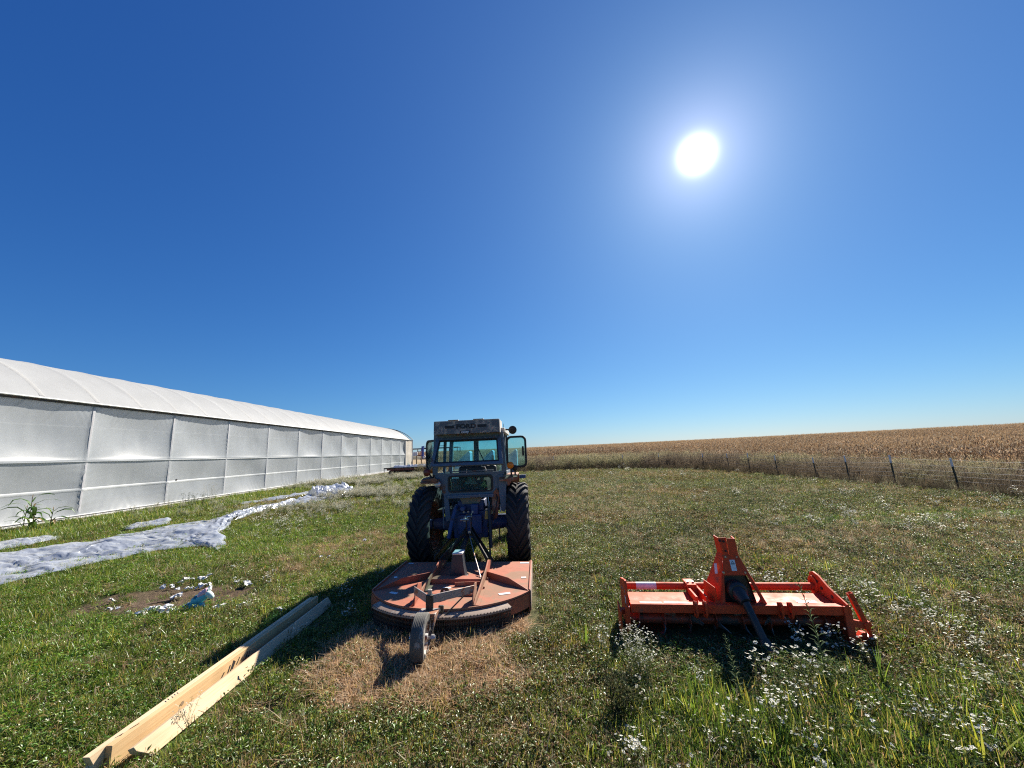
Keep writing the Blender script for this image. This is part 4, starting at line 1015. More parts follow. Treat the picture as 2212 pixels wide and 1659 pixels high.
# ------------------------------------------------------------------ orange rotary tiller
def make_tiller():
    OX, OY, YAW = 1.90, 3.75, R(-8.1)
    t = empty('rotary_tiller', (OX, OY, 0), YAW)
    tag(t, 'bright orange rotary tiller with black drive shaft standing in the grass', 'tiller')
    T_, TD = M['tiller'], M['tillerdark']
    # front beam, deck
    b = MB(); b.bb(-.89, .93, .0, .012, .235, .305); b.bb(-.89, .93, .0, .075, .297, .309); b.build('front_beam', T_, t, bevel=.004)
    b = MB(); b.prism([(.07, .30), (.07, .307), (.13, .285), (.19, .285), (.33, .305), (.42, .26), (.46, .17), (.45, .17), (.41, .25), (.325, .295), (.19, .277), (.13, .277)], 'x', -.875, .915); b.build('deck', T_, t, bevel=.002)
    for (x0, x1, y0, y1) in ((-.80, -.60, .035, .055), (-.58, -.36, .03, .06), (.62, .70, .14, .18), (.71, .78, .14, .18)): MB().bb(x0, x1, y0, y1, .31 if y0 < .1 else .288, .3115 if y0 < .1 else .2895).build('decal', M['sticker'], t)
    # end plates
    b = MB(); b.prism([(-.03, .0), (-.03, .25), (.0, .42), (.03, .50), (.06, .505), (.40, .42), (.47, .36), (.47, .05), (.3, -.02)], 'x', -.925, -.905)
    b.bb(-.95, -.905, -.045, -.03, .0, .30); b.prism([(-.10, .28), (.12, .30), (.14, -.02), (-.06, -.02)], 'x', -1.0, -.985); b.bb(-1.0, -.92, .0, .06, .22, .26)
    lp = b.build('side_plate', T_, t, bevel=.004)
    for y, z in ((.06, .40), (.2, .38), (.33, .35), (-.0, .28)): MB().cyl((-.93, y, z), (-.90, y, z), .012, n=6).build('bolt', M['steel'], lp)
    MB().bb(-.928, -.9255, .02, .08, .30, .36).build('decal', M['sticker'], lp)
    b = MB(); b.prism([(-.02, .245), (-.02, .33), (.22, .40), (.34, .46), (.42, .475), (.48, .45), (.50, .36), (.48, .05), (.3, -.02), (.02, .0)], 'x', .925, .945)
    b.bb(.90, .96, -.02, .0, .0, .315)
    rp = b.build('side_plate', T_, t, bevel=.004)
    for y, z in ((.36, .40), (.42, .42), (.40, .33), (.30, .36), (.16, .33), (.34, .28), (.44, .30)): MB().cyl((.915, y, z), (.928, y, z), .014, n=6).build('bolt', M['dark'], rp)
    b = MB(); b.lathe([(.075, -.015), (.075, .0), (.045, .0), (.045, -.015)], (.925, .42, .36), 'x', 20, closed=True); b.build('bearing_flange', T_, rp)
    # round tube at the back with clamp and white decal
    b = MB(); b.cyl((-.905, .42, .335), (.925, .42, .335), .034, n=20); tb = b.build('frame_tube', T_, t)
    b = MB(); b.cyl((-.77, .42, .335), (-.57, .42, .335), .0348, n=20); b.build('decal', M['sticker'], tb)
    b = MB(); b.bb(-.29, -.20, .36, .48, .372, .385); b.bb(-.29, -.20, .30, .375, .26, .385); b.bb(-.29, -.27, .05, .36, .30, .36); b.bb(-.2, -.18, .05, .36, .30, .36); cl = b.build('tube_clamp', T_, t, bevel=.003)
    for x in (-.27, -.22): MB().cyl((x, .355, .385), (x, .355, .40), .012, n=6).build('bolt', M['steel'], cl)
    # A-frame mast
    b = MB()
    # left sheet (faces left front), front plate, right sheet
    def sheet(poly, th=.008):
        p = [Vector(q) for q in poly]; nn = (p[1] - p[0]).cross(p[2] - p[0]).normalized() * th
        n = len(p); b.add([*p, *[q + nn for q in p]], [tuple(range(n)), tuple(range(2 * n - 1, n - 1, -1))] + [(i, (i + 1) % n, n + (i + 1) % n, n + i) for i in range(n)])
    fl = lambda z: .03 + .16 * (z - .25) / .6          # lean of the front face
    P = lambda x, z, dy=0: (x, fl(z) + dy, z)
    FL = lambda z: -.075 + (.030 + .075) * (z - .28) / .42          # left and right edge of the face
    FR = lambda z: .325 + (.165 - .325) * (z - .28) / .42
    sheet([P(FL(.53), .53), P(FR(.53), .53), P(FR(.70), .70), P(FL(.70), .70)])                 # plate above the opening
    sheet([P(FL(.24), .24), P(FL(.24) + .035, .24), P(FL(.53) + .012, .53), P(FL(.53), .53)])    # legs of the face
    sheet([P(FR(.24) - .035, .24), P(FR(.24), .24), P(FR(.53), .53), P(FR(.53) - .03, .53)])
    b.build('mast_face', T_, t, bevel=.002)
    b = MB(); sheet([P(FL(.24), .24), P(FL(.70), .70), (.035, .16, .70), (.03, .26, .72), (-.03, .27, .575), (-.10, .27, .44), (-.13, .27, .30), (-.11, .12, .24)])
    mL = b.build('mast_side', T_, t, bevel=.002)
    b = MB(); sheet([P(FR(.24), .24), P(FR(.70), .70), (.17, .26, .72), (.22, .27, .575), (.32, .27, .44), (.37, .27, .30), (.35, .12, .24)])
    b.build('mast_side', T_, t, bevel=.002)
    b = MB(); sheet([(-.16, .22, .30), (-.10, .05, .30), (-.105, .05, .44), (-.15, .22, .46)]); sheet([(-.16, .05, .245), (-.08, .05, .245), (-.08, .05, .33), (-.12, .05, .33)]); b.build('side_flange', T_, t, bevel=.002)
    b = MB(); sheet([(.02, .17, .85), (.085, .165, .855), (.085, .145, .70), (.04, .145, .70)]); sheet([(.085, .15, .85), (.158, .15, .845), (.165, .135, .69), (.085, .135, .69)])
    sheet([(.02, .17, .85), (.005, .26, .86), (.025, .26, .70), (.04, .15, .70)]); sheet([(.158, .15, .845), (.17, .26, .85), (.175, .26, .70), (.165, .135, .69)])
    hd = b.build('hitch_bracket', T_, t, bevel=.002)
    for x, z in ((.022, .825), (.055, .82), (.10, .825), (.148, .815), (.15, .76), (.105, .765), (.06, .735)): MB().cyl((x, .137 + (z - .70) * .12, z), (x, .16 + (z - .7) * .1, z), .010, n=10).build('bolt_hole', M['ink'], hd)
    for x, z in ((.045, .685), (.145, .685), (.0, .555), (.19, .555)): MB().cyl((x, fl(z) - .014, z), (x, fl(z) + .0, z), .010, n=6).build('bolt', M['steel'], hd)
    def decal(name, x, z, sx, sz, mat, off=-.0135, par=None):
        ob = MB().box((0, 0, 0), (sx, .002, sz)).build(name, mat, par or t, (x, fl(z) + off, z)); ob.rotation_euler = (-math.atan2(.2, .6), 0, 0); return ob
    wd = decal('warning_decal', .098, .615, .046, .095, M['sticker'], -.012)
    b = MB()
    for p, q in (((-.016, .010), (.016, .010)), ((.016, .010), (0, .036)), ((0, .036), (-.016, .010)), ((-.006, .014), (.008, .016)), ((-.010, -.022), (-.006, -.022)), ((.0, -.022), (.006, -.022))):
        b.bar((p[0], -.0015, p[1]), (q[0], -.0015, q[1]), .0035, .001, up=(0, 1, 0))
    b.build('warning_sign', M['ink'], wd)
    ob = MB().box((0, 0, 0), (.002, .03, .09)).build('decal', M['sticker'], mL, (-.046, .16, .575)); ob.rotation_euler = (-.3, R(20), R(28))
    # gear case behind the opening
    b = MB(); b.prism([(-.085, .22), (.29, .22), (.245, .42), (.20, .56), (.165, .62), (.02, .62), (-.005, .56), (-.04, .42)], 'y', .14, .26); b.cyl((.09, .04, .40), (.09, .2, .40), .085, n=20); b.build('gear_case', M['plastic'], t, bevel=.02)
    # lower hitch clevises
    for x in (-.315, -.235, .395, .475):
        b = MB(); b.prism([(-.035, .215), (-.055, .25), (-.05, .335), (-.03, .35), (-.002, .34), (-.002, .20)], 'x', x - .009, x + .009); b.bb(x - .02, x + .02, -.004, .0, .21, .34); c = b.build('hitch_lug', T_, t, bevel=.003)
        MB().cyl((x - .011, -.034, .322), (x + .011, -.034, .322), .011, n=10).build('pin_hole', M['ink'], c)
        MB().cyl((x - .011, -.030, .255), (x + .011, -.030, .255), .010, n=10).build('pin_hole', M['ink'], c)
    # drive shaft hanging down to the grass
    b = MB(); p0 = Vector((.085, .08, .41)); p1 = Vector((.105, -.04, .345)); p2 = Vector((.150, -.20, .105))
    b.tube([p0, p0.lerp(p1, .5), p1], [.058, .062, .045], 18); b.tube([p1, p2], [.034, .034], 16)
    sh = b.build('drive_shaft', M['plastic'], t)
    d = (p2 - p1).normalized()
    b = MB(); b.tube([p2 - d * .01, p2 + d * .04, p2 + d * .10, p2 + d * .13], [.040, .050, .068, .070], 20)
    for k in (.05, .08, .11): b.tube([p2 + d * (k - .006), p2 + d * k, p2 + d * (k + .006)], [.052 + (k - .04) * .25, .057 + (k - .04) * .25, .053 + (k - .04) * .25], 20)
    b.build('shaft_cone', M['plastic'], sh)
    # rotor with curved blades
    b = MB(); b.cyl((-.90, .20, .115), (.92, .20, .115), .045, n=18); ro = b.build('rotor', TD, t)
    rnd = random.Random(4)
    for k, x in enumerate(np.linspace(-.80, .82, 8)):
        b = MB(); b.lathe([(.045, -.006), (.085, -.006), (.085, .006), (.045, .006)], (x, .20, .115), 'x', 16, closed=True); b.build('rotor_flange', TD, t)
        for j in range(4):
            a = j * math.pi / 2 + k * .5; s = 1 if j % 2 else -1
            pts = []
            for q in range(7):
                w = q / 6; r = .05 + .105 * w; aa = a + .5 * w * w
                pts.append(Vector((x + s * (.008 + max(0, w - .55) ** 1.3 * .22), .20 + r * math.cos(aa), .115 + r * math.sin(aa))))
            vs = []
            for q, p in enumerate(pts):
                tg = (pts[min(q + 1, 6)] - pts[max(q - 1, 0)]).normalized(); ac = Vector((0, -math.sin(a), math.cos(a))); 
                sdv = Vector((1, 0, 0)).cross(tg).normalized() * (.026 if q < 6 else .02); th = tg.cross(sdv).normalized() * .004
                vs += [p + sdv + th, p - sdv + th, p - sdv - th, p + sdv - th]
            fs = []
            for q in range(6):
                for m in range(4): fs.append((q * 4 + m, q * 4 + (m + 1) % 4, q * 4 + 4 + (m + 1) % 4, q * 4 + 4 + m))
            fs += [(0, 1, 2, 3), (27, 26, 25, 24)]
            MB().add(vs, fs).build('tine', M['blade'], t)
    # rear flap
    MB().prism([(.45, .20), (.462, .20), (.50, .0), (.488, .0)], 'x', -.88, .90).build('rear_flap', TD, t, bevel=.003)
    # parking stand at the right end
    st = MB(); p0, p1 = Vector((.975, -.0, .42)), Vector((1.08, .02, .12)); d = (p1 - p0).normalized()
    o = [(-.02, -.02), (.02, -.02), (.02, .02), (-.02, .02)]; i_ = [(-.014, -.014), (.014, -.014), (.014, .014), (-.014, .014)]
    sx = d.cross(Vector((0, 1, 0))).normalized(); sy = sx.cross(d)
    vs = []
    for p in (p0, p1):
        for a, c in o + i_: vs.append(p + sx * a + sy * c)
    fs = []
    for k in range(4):
        j = (k + 1) % 4
        fs += [(k, j, 8 + j, 8 + k), (4 + k, 12 + k, 12 + j, 4 + j), (k, 4 + k, 4 + j, j), (8 + k, 8 + j, 12 + j, 12 + k)]
    st.add(vs, fs); st.bar((.94, .0, .185), (1.06, .015, .155), .035, .055); sd = st.build('parking_stand', T_, t, bevel=.003)
    b = MB(); b.bar(p0.lerp(p1, .78), p0.lerp(p1, .92), .06, .06); b.tube([p1, p1 + d * .05], .016, 10); b.build('stand_collar', T_, sd, bevel=.003)
    b = MB(); q = p1 + d * .05; b.tube([q, q + Vector((0, 0, -.012))], [.045, .048], 18); b.build('stand_foot', M['steel'], sd)
    for k in (.18, .32, .46): 
        q = p0.lerp(p1, k); MB().cyl(q - sy * .0215, q - sy * .019, .006, n=8).build('pin_hole', M['ink'], sd)
    b = MB(); b.prism([(.93, -.01), (1.05, .02), (1.06, .10), (1.02, .105), (.985, .06), (.955, .10), (.94, .16), (.93, .16)], 'y', .0, .05); b.build('skid_shoe', T_, t, bevel=.004)
make_tiller()

# ------------------------------------------------------------------ wire fence
POSTS = [(13.8, 4.6, .95), (13.8, 8.3, .97), (13.81, 12.34, .99), (13.8, 14.34, 1.07), (13.8, 16.27, 1.04), (13.81, 18.01, .94), (13.8, 20.65, 1.02), (13.8, 23.0, 1.14), (13.75, 25.12, 1.13), (13.25, 27.42, 1.15), (11.4, 30.86, 1.25), (9.13, 33.0, 1.18), (6.47, 34.38, 1.23), (3.48, 34.99, 1.28), (0.3, 35.0, 1.25), (-3.2, 35.1, 1.25), (-6.8, 35.2, 1.25)]
def make_fence():
    f = empty('wire_fence', (13.8, 12.3, 0)); tag(f, 'thin steel post and wire fence between the mown field and the corn', 'fence')
    tops = []
    for i, (x, y, z) in enumerate(POSTS):
        g0 = H(x, y) - .3; lean = (-.02 if x > 13 else .0) * (1 + (i % 3)); ox, oy = x - 13.8, y - 12.3
        b = MB(); top = Vector((ox + lean, oy, z)); bot = Vector((ox, oy, g0)); m = bot.lerp(top, .80)
        b.bar(bot, m, .045, .012); b.bar(bot + Vector((0, .02, 0)), m + Vector((0, .02, 0)), .012, .035)
        p = b.build('post', M['green'], f)
        b = MB(); b.bar(m, top, .046, .014); b.bar(m + Vector((0, .02, 0)), top + Vector((0, .02, 0)), .013, .036); b.build('post_tip', M['postwhite'], p)
        tops.append((bot, top))
    for h in (.93, .74, .57, .42, .28):
        b = MB()
        for (b0, t0), (b1, t1) in zip(tops[:-1], tops[1:]):
            pts = []
            for k in range(9):
                w = k / 8; q0 = b0.lerp(t0, .25 + .75 * h); q1 = b1.lerp(t1, .25 + .75 * h); q = q0.lerp(q1, w); q.z -= .03 * math.sin(math.pi * w) * (1 if h > .9 else .6)
                pts.append(q)
            b.tube(pts, .0028, 4, cap=False)
        b.build('fence_wire', M['wire'], f)
make_fence()

# ------------------------------------------------------------------ yard beyond the greenhouse
def make_trailer():
    c = Vector((-10.6, 36.6, 0)); t = empty('flat_trailer', (c.x, c.y, H(c.x, c.y)), R(-4)); t.location.z += .16
    tag(t, 'long low dark and rust-red field trailer behind the weeds left of the tractor', 'trailer')
    b = MB(); b.bb(-1.6, 3.2, .0, .12, .42, .56); b.bb(-1.6, 3.2, 1.6, 1.72, .42, .56); b.build('red_beam', M['red'], t, bevel=.01)
    b = MB(); b.bb(-1.9, 3.3, -.02, .04, .60, .68); b.bb(-1.9, 3.3, 1.7, 1.76, .60, .68)
    for x in (-1.88, -.9, .1, 1.1, 2.1, 3.1): b.bb(x, x + .05, -.03, .03, .25, .68); b.bb(x, x + .05, 1.7, 1.76, .25, .68)
    b.bb(-1.9, -1.85, .0, 1.75, .62, .66); b.bb(-1.9, 3.3, .1, 1.6, .56, .60); b.build('rail_frame', M['dark'], t)
    b = MB(); b.bb(-1.5, 3.1, .3, 1.5, .20, .40); b.build('bed', M['dark'], t, bevel=.02)
    for x in (-1.2, 2.2):
        b = MB(); b.lathe([(0, -.06), (.13, -.06), (.2, -.09), (.22, -.06), (.22, .06), (.2, .09), (.13, .06), (0, .06)], (x, .02, .2), 'y', 22); b.build('wheel', M['tyre'], t)
    crumple('plastic_sheet', [(-11.9, 37.9), (-8.0, 37.7)], [(-11.9, 36.9), (-8.0, 36.7)], 'grey crumpled plastic heaped on top of the low trailer', 111, .24, 60, 16).location.z = .72
make_trailer()
def tag_obj(b, name, mat, label, cat, loc, group=None, bevel=.0):
    o = b.build(name, mat, None, loc, bevel=bevel); tag(o, label, cat, group); return o
def make_yard():
    z = lambda x, y: H(x, y)
    # open shed
    x, y = -30.5, 146; g = z(x, y); t = empty('open_shed', (x, y, g)); tag(t, 'distant open shed with a flat dark roof on thin posts', 'shed')
    MB().bb(-11, 9.5, -4, 4, 3.25, 3.55).build('roof', M['roofmetal'], t, bevel=.03)
    MB().bb(-4.3, 0.0, -3, 2, 3.55, 3.75).build('roof_hump', M['roofmetal'], t, bevel=.03)
    for px in (-10.5, -7.3, -4.0, .5, 5, 9.2):
        MB().bb(px - .12, px + .12, -3.9, -3.7, 0, 3.3).build('post', M['dark'], t)
        MB().bb(px - .12, px + .12, 3.7, 3.9, 0, 3.3).build('post', M['dark'], t)
    x, y = -36.0, 139; g = z(x, y); t = empty('white_tank', (x, y, g)); tag(t, 'white upright box tank standing under the open shed', 'tank')
    b = MB(); b.bb(-1.0, .9, -.6, .6, .2, 2.2); b.build('tank_body', M['white'], t, bevel=.12, seg=3)
    MB().cyl((0, 0, 2.2), (0, 0, 2.3), .22, n=16).build('lid', M['board'], t)
    b = MB(); b.bb(-1.05, .95, -.65, .65, 0, .2); b.bb(-.05, .0, -.63, -.6, .2, 2.2); b.build('pallet_frame', M['grsteel'], t)
    x, y = -33.7, 136; g = z(x, y); t = empty('red_machine', (x, y, g)); tag(t, 'far rust-red farm machine with a small cab under the shed', 'machine')
    MB().bb(-.6, .6, -.7, .7, .7, 1.2).build('body', M['red'], t, bevel=.08)
    b = MB()
    for px in (-.5, .5):
        for py in (-.5, .5): b.bb(px - .05, px + .05, py - .05, py + .05, 1.2, 2.4)
    b.bb(-.65, .65, -.65, .65, 2.35, 2.5); b.build('cab_frame', M['red'], t)
    MB().bb(-.4, .4, .7, 2.0, .8, 1.3).build('hood', M['red'], t, bevel=.08)
    for px, py, r in ((-.75, -.3, .6), (.75, -.3, .6), (-.6, 1.7, .38), (.6, 1.7, .38)):
        b = MB(); b.lathe([(0, -.1), (r * .6, -.1), (r * .95, -.14), (r, -.08), (r, .08), (r * .95, .14), (r * .6, .1), (0, .1)], (px, py, r), 'x', 20); b.build('wheel', M['tyre'], t)
    # blue hoist
    x, y = -28.0, 117; g = z(x, y); t = empty('blue_hoist', (x, y, g)); tag(t, 'tall bright blue hoist post with a horizontal arm in the yard', 'hoist')
    b = MB(); b.bb(-.35, .35, -.2, .2, 1.0, 3.95); b.bb(-.5, .2, -.25, .25, .3, 1.2); b.build('mast', M['hoist'], t, bevel=.05)
    MB().bar((.0, 0, 3.95), (7.2, 0, 3.85), .12, .12).build('arm', M['hoist'], t)
    MB().bar((.2, 0, 1.2), (1.6, 0, .1), .2, .2).build('stay', M['hoist'], t)
    b = MB(); b.bar((.7, -.3, .9), (1.2, -.3, .2), .15, .15); b.bar((1.4, -.3, 1.1), (1.9, -.3, .4), .15, .15); b.build('white_struts', M['white'], t)
    MB().bb(-.8, 2.2, -.5, .5, 0, .3).build('base', M['dark'], t, bevel=.04)
    # earth bank
    bx = np.linspace(-44, -14, 60); by = np.linspace(119, 127, 14); co = []
    for a in bx:
        for c_ in by:
            w = (c_ - 119) / 8; hh = 1.3 * math.sin(math.pi * w) * (.4 + .9 * float(fbm(np.array([a]), np.array([c_]), 5, 61, 3)[0])) * float(sstep(-44, -38, a) * (1 - sstep(-20, -14, a)))
            co.append((a, c_, H(a, c_) + hh - .05))
    o = np_mesh('earth_bank', co, grid_faces(60, 14), M['soilmat']); tag(o, kind='structure')
    # bench
    x, y = -16.2, 73; g = z(x, y); t = empty('work_bench', (x, y, g)); tag(t, 'dark low work bench on the green grass beyond the greenhouse', 'bench')
    MB().bb(-.6, 2.2, -.4, .4, .72, .95).build('bench_top', M['dark'], t, bevel=.02)
    for px in (-.5, 2.1): MB().bb(px - .06, px + .06, -.35, .35, 0, .75).build('leg', M['dark'], t)
    # two wooden posts and green pole at the greenhouse corner
    for k, (px, py, hgt, lab) in enumerate(((-15.8, 61.9, 1.75, 'weathered wooden post nearest the greenhouse far corner'), (-15.1, 62.2, 1.7, 'second weathered wooden post a step from the greenhouse corner'))):
        b = MB(); b.bb(-.09, .09, -.09, .09, -.1, hgt); tag_obj(b, 'wooden_post', M['stick'], lab, 'post', (px, py, z(px, py)), 'posts at the greenhouse corner', .01)
    b = MB(); b.bar((0, 0, 0), (-1.0, .2, 2.2), .07, .07); tag_obj(b, 'green_pole', M['greenpole'], 'thin green pole leaning against the beige curtain of the greenhouse', 'pole', (-16.0, 58.8, z(-16, 58.8)))
M['soilmat'] = paint('dark_earth', (.06, .055, .035), .95, wear=(.12, .10, .06), wear_amt=.5, scale=.8, dust=.3, bump=.5)
M['greenpole'] = paint('teal_green_pole', (.03, .20, .15), .5)
make_yard()
def make_planter():
    x, y = -.95, 14.2; t = empty('seed_planter', (x, y, H(x, y)), R(-3)); tag(t, 'pale blue planter with sloping hoppers parked in front of the tractor', 'planter')
    b = MB(); b.bb(-1.4, 1.3, -.06, .06, .85, .97); b.build('tool_bar', M['blue'], t, bevel=.01)
    for px in (-.95, -.1, .75):
        b = MB(); b.prism([(px - .28, 1.28), (px + .28, 1.28), (px + .28, 1.86), (px + .22, 1.86), (px - .28, 1.40)], 'y', -.28, .28); h = b.build('hopper', M['lightblue'], t, bevel=.02)
        b = MB(); b.bar((px - .32, 0, 1.39), (px + .25, 0, 1.885), .03, .62, up=(0, 1, 0)) ; b.build('hopper_lid', M['lightblue'], h, bevel=.008)
        b = MB(); b.prism([(px - .2, 1.28), (px + .2, 1.28), (px + .07, .9), (px - .07, .9)], 'y', -.15, .15); b.build('funnel', M['blue'], h)
        b = MB(); b.bar((px, .0, .9), (px, .35, .25), .08, .10); b.lathe([(0, -.04), (.22, -.04), (.25, -.05), (.25, .05), (.22, .04), (0, .04)], (px, .4, .25), 'x', 20); b.build('row_unit', M['dark'], t)
    for px in (-1.35, 1.25):
        b = MB(); b.lathe([(0, -.07), (.2, -.07), (.3, -.10), (.34, -.06), (.34, .06), (.3, .10), (.2, .07), (0, .07)], (px, -.25, .34), 'x', 24); b.build('wheel', M['tyre'], t)
    b = MB(); b.bar((.4, -.35, 1.15), (.75, -.4, 1.75), .16, .02); b.build('loose_panel', M['board'], t)
make_planter()
x, y = .31, 36.3
b = MB(); b.box((0, 0, .12), (.9, .35, .04), (.25, .12, .3)); b.box((.05, .0, .05), (.5, .3, .1)); tag_obj(b, 'white_board', M['board'], 'small white board lying at the field edge right of the tractor', 'board', (x, y, H(x, y)), bevel=.01)
# ------------------------------------------------------------------ plants
class PB:
    def __init__(s, seed): s.v = []; s.f = []; s.c = []; s.r = random.Random(seed)
    def _add(s, vs, fs, cs):
        o = len(s.v); s.v += [tuple(v) for v in vs]; s.f += [tuple(i + o for i in f) for f in fs]; s.c += [tuple(c) for c in cs]
    def jit(s, c, a=.25):
        k = 1 + s.r.uniform(-a, a); h = s.r.uniform(-a, a) * .5
        return (c[0] * k * (1 + h), c[1] * k, c[2] * k * (1 - h))
    def blade(s, base, az, lean, L, w, c, segs=3, curl=1.0, tipc=None):
        b = Vector(base); d = Vector((math.cos(az), math.sin(az), 0)); sd = Vector((-d.y, d.x, 0)); vs = []; cs = []; p = b.copy(); a = lean
        for i in range(segs + 1):
            t = i / segs; ww = w * (1 - t ** 1.6) * .5 + .0004
            vs += [p + sd * ww, p - sd * ww]
            cc = c if tipc is None else tuple(c[k] * (1 - t) + tipc[k] * t for k in range(3))
            cs += [cc, cc]
            p = p + (d * math.sin(a) + Vector((0, 0, math.cos(a)))) * (L / segs); a += curl * L * 2.2 / segs * (1 + t)
        s._add(vs, [(2 * i, 2 * i + 1, 2 * i + 3, 2 * i + 2) for i in range(segs)], cs)
    def leaf(s, p, dr, L, w, c, up=None, fold=.25):
        p = Vector(p); d = Vector(dr).normalized(); up = Vector(up or (0, 0, 1))
        sd = d.cross(up)
        if sd.length < .05: sd = d.cross(Vector((1, 0, .3)))
        sd.normalize(); n = sd.cross(d)
        m = p + d * L * .5 + n * L * .06; e = p + d * L - n * L * .12
        vs = [p, m + sd * w / 2 + n * w * fold, m, m - sd * w / 2 + n * w * fold, e]
        s._add(vs, [(0, 2, 1), (0, 3, 2), (1, 2, 4), (2, 3, 4)], [c] * 5)
    def stem(s, pts, r, c):
        pts = [Vector(p) for p in pts]; vs = []; n = 3
        for i, p in enumerate(pts):
            rr = r * (1 - .5 * i / max(1, len(pts) - 1))
            for k in range(n): vs.append(p + Vector((math.cos(k * 2.1), math.sin(k * 2.1), 0)) * rr)
        fs = []
        for i in range(len(pts) - 1):
            for k in range(n): fs.append((i * n + k, i * n + (k + 1) % n, (i + 1) * n + (k + 1) % n, (i + 1) * n + k))
        s._add(vs, fs, [c] * len(vs))
    def flower(s, p, nrm, r, c=(.90, .89, .82), eye=(.55, .40, .06), n=7):
        p = Vector(p); z = Vector(nrm).normalized(); x = z.cross(Vector((.3, .9, .2))).normalized(); y = z.cross(x)
        vs = [p]; cs = [c]
        a0 = s.r.uniform(0, 6)
        for k in range(2 * n):
            a = a0 + math.pi * k / n; rr = r * (1 if k % 2 == 0 else .58) * s.r.uniform(.85, 1.1)
            vs.append(p + (x * math.cos(a) + y * math.sin(a)) * rr + z * r * .22 * s.r.uniform(.2, 1.2)); cs.append(c)
        fs = [(0, 1 + k, 1 + (k + 1) % (2 * n)) for k in range(2 * n)]
        s._add(vs, fs, cs)
        vs = [p + z * r * .22] + [p + (x * math.cos(k * 1.57) + y * math.sin(k * 1.57)) * r * .28 + z * r * .10 for k in range(4)]
        s._add(vs, [(0, 1 + k, 1 + (k + 1) % 4) for k in range(4)], [eye] * 5)
    def mesh(s, name, mat=None):
        me = bpy.data.meshes.new(name); me.from_pydata(s.v, [], s.f)
        a = me.color_attributes.new('Col', 'FLOAT_COLOR', 'POINT')
        a.data.foreach_set('color', np.array([(*c, 1) for c in s.c], np.float32).ravel())
        me.materials.append(mat or M['plant']); return me

GRN = (.090, .160, .020); GRN2 = (.150, .215, .028); DGR = (.048, .088, .014); OLV = (.145, .165, .052); PALE = (.25, .27, .15); TAN = (.50, .37, .22); TAN2 = (.38, .26, .145); YEL = (.38, .33, .055); BRN = (.18, .11, .06)

def grass_tuft(seed, n, h, w, rad, cols, tips=None, lean=.55, curl=1.0):
    b = PB(seed); r = b.r
    for i in range(n):
        a = r.uniform(0, 6.283); d = rad * math.sqrt(r.random()); L = h * r.uniform(.45, 1.25)
        c = b.jit(r.choice(cols)); tc_ = b.jit(r.choice(tips)) if tips and r.random() < .45 else None
        b.blade((d * math.cos(a), d * math.sin(a), -.01), r.uniform(0, 6.283), abs(r.gauss(0, lean)), L, w * r.uniform(.6, 1.3), c, 3, curl * r.uniform(.3, 1.6) * .6 / max(h, .05) * .12, tc_)
    return b.mesh('grass_tuft')
def weed_clump(seed, n, rad, h, ll, cols):
    """low broad-leaved weed"""
    b = PB(seed); r = b.r
    for i in range(n):
        a = r.uniform(0, 6.283); d = rad * math.sqrt(r.random()); z = h * r.random() ** 1.3
        da = r.uniform(0, 6.283); el = r.uniform(-.3, .9)
        b.leaf((d * math.cos(a), d * math.sin(a), z), (math.cos(da) * math.cos(el), math.sin(da) * math.cos(el), math.sin(el)), ll * r.uniform(.5, 1.4), ll * r.uniform(.22, .5), b.jit(r.choice(cols), .35))
    for i in range(n // 8):
        a = r.uniform(0, 6.283); d = rad * .7 * math.sqrt(r.random()); L = h * r.uniform(.8, 1.6)
        p = (d * math.cos(a), d * math.sin(a), 0); b.stem([p, (p[0] + r.uniform(-.03, .03), p[1] + r.uniform(-.03, .03), L)], .0018, b.jit(r.choice(cols)))
    return b.mesh('weed_clump')
def aster(seed, nst, h, rad, fr=.011, nfl=9, cl=OLV, dens=1.0, leaves=12, spread=.5):
    """bushy stems covered in small white flowers"""
    b = PB(seed); r = b.r
    for i in range(nst):
        a = r.uniform(0, 6.283); d = rad * .5 * math.sqrt(r.random()); L = h * r.uniform(.55, 1.1); la = r.uniform(0, 6.283); ln = r.uniform(.05, spread)
        pts = []
        for k in range(5):
            t = k / 4; pts.append(Vector((d * math.cos(a) + math.cos(la) * ln * L * t ** 1.4, d * math.sin(a) + math.sin(la) * ln * L * t ** 1.4, L * t)))
        c = b.jit(cl); b.stem(pts, .0026, c)
        for k in range(leaves):
            t = r.uniform(.08, .95); j = min(3, int(t * 4)); p = pts[j].lerp(pts[j + 1], t * 4 - j); da = r.uniform(0, 6.283); el = r.uniform(-.2, .9)
            b.leaf(p, (math.cos(da) * math.cos(el), math.sin(da) * math.cos(el), math.sin(el)), r.uniform(.018, .05), r.uniform(.004, .010), b.jit(cl, .3))
        for k in range(nfl):
            t = 1 - .55 * r.random() ** 1.8; j = min(3, int(t * 4)); p = pts[j].lerp(pts[j + 1], min(1, t * 4 - j)); da = r.uniform(0, 6.283); q = p + Vector((math.cos(da), math.sin(da), r.uniform(.2, 1))) * r.uniform(.015, .07) * (.6 + h)
            b.stem([p, q], .0011, c)
            b.flower(q, (r.uniform(-.5, .5), r.uniform(-.5, .5), 1), fr * 1.15 * r.uniform(.7, 1.25), (lambda q: (q, q * .99, q * .90))(r.uniform(.82, .95)))
    return b.mesh('aster_bush')
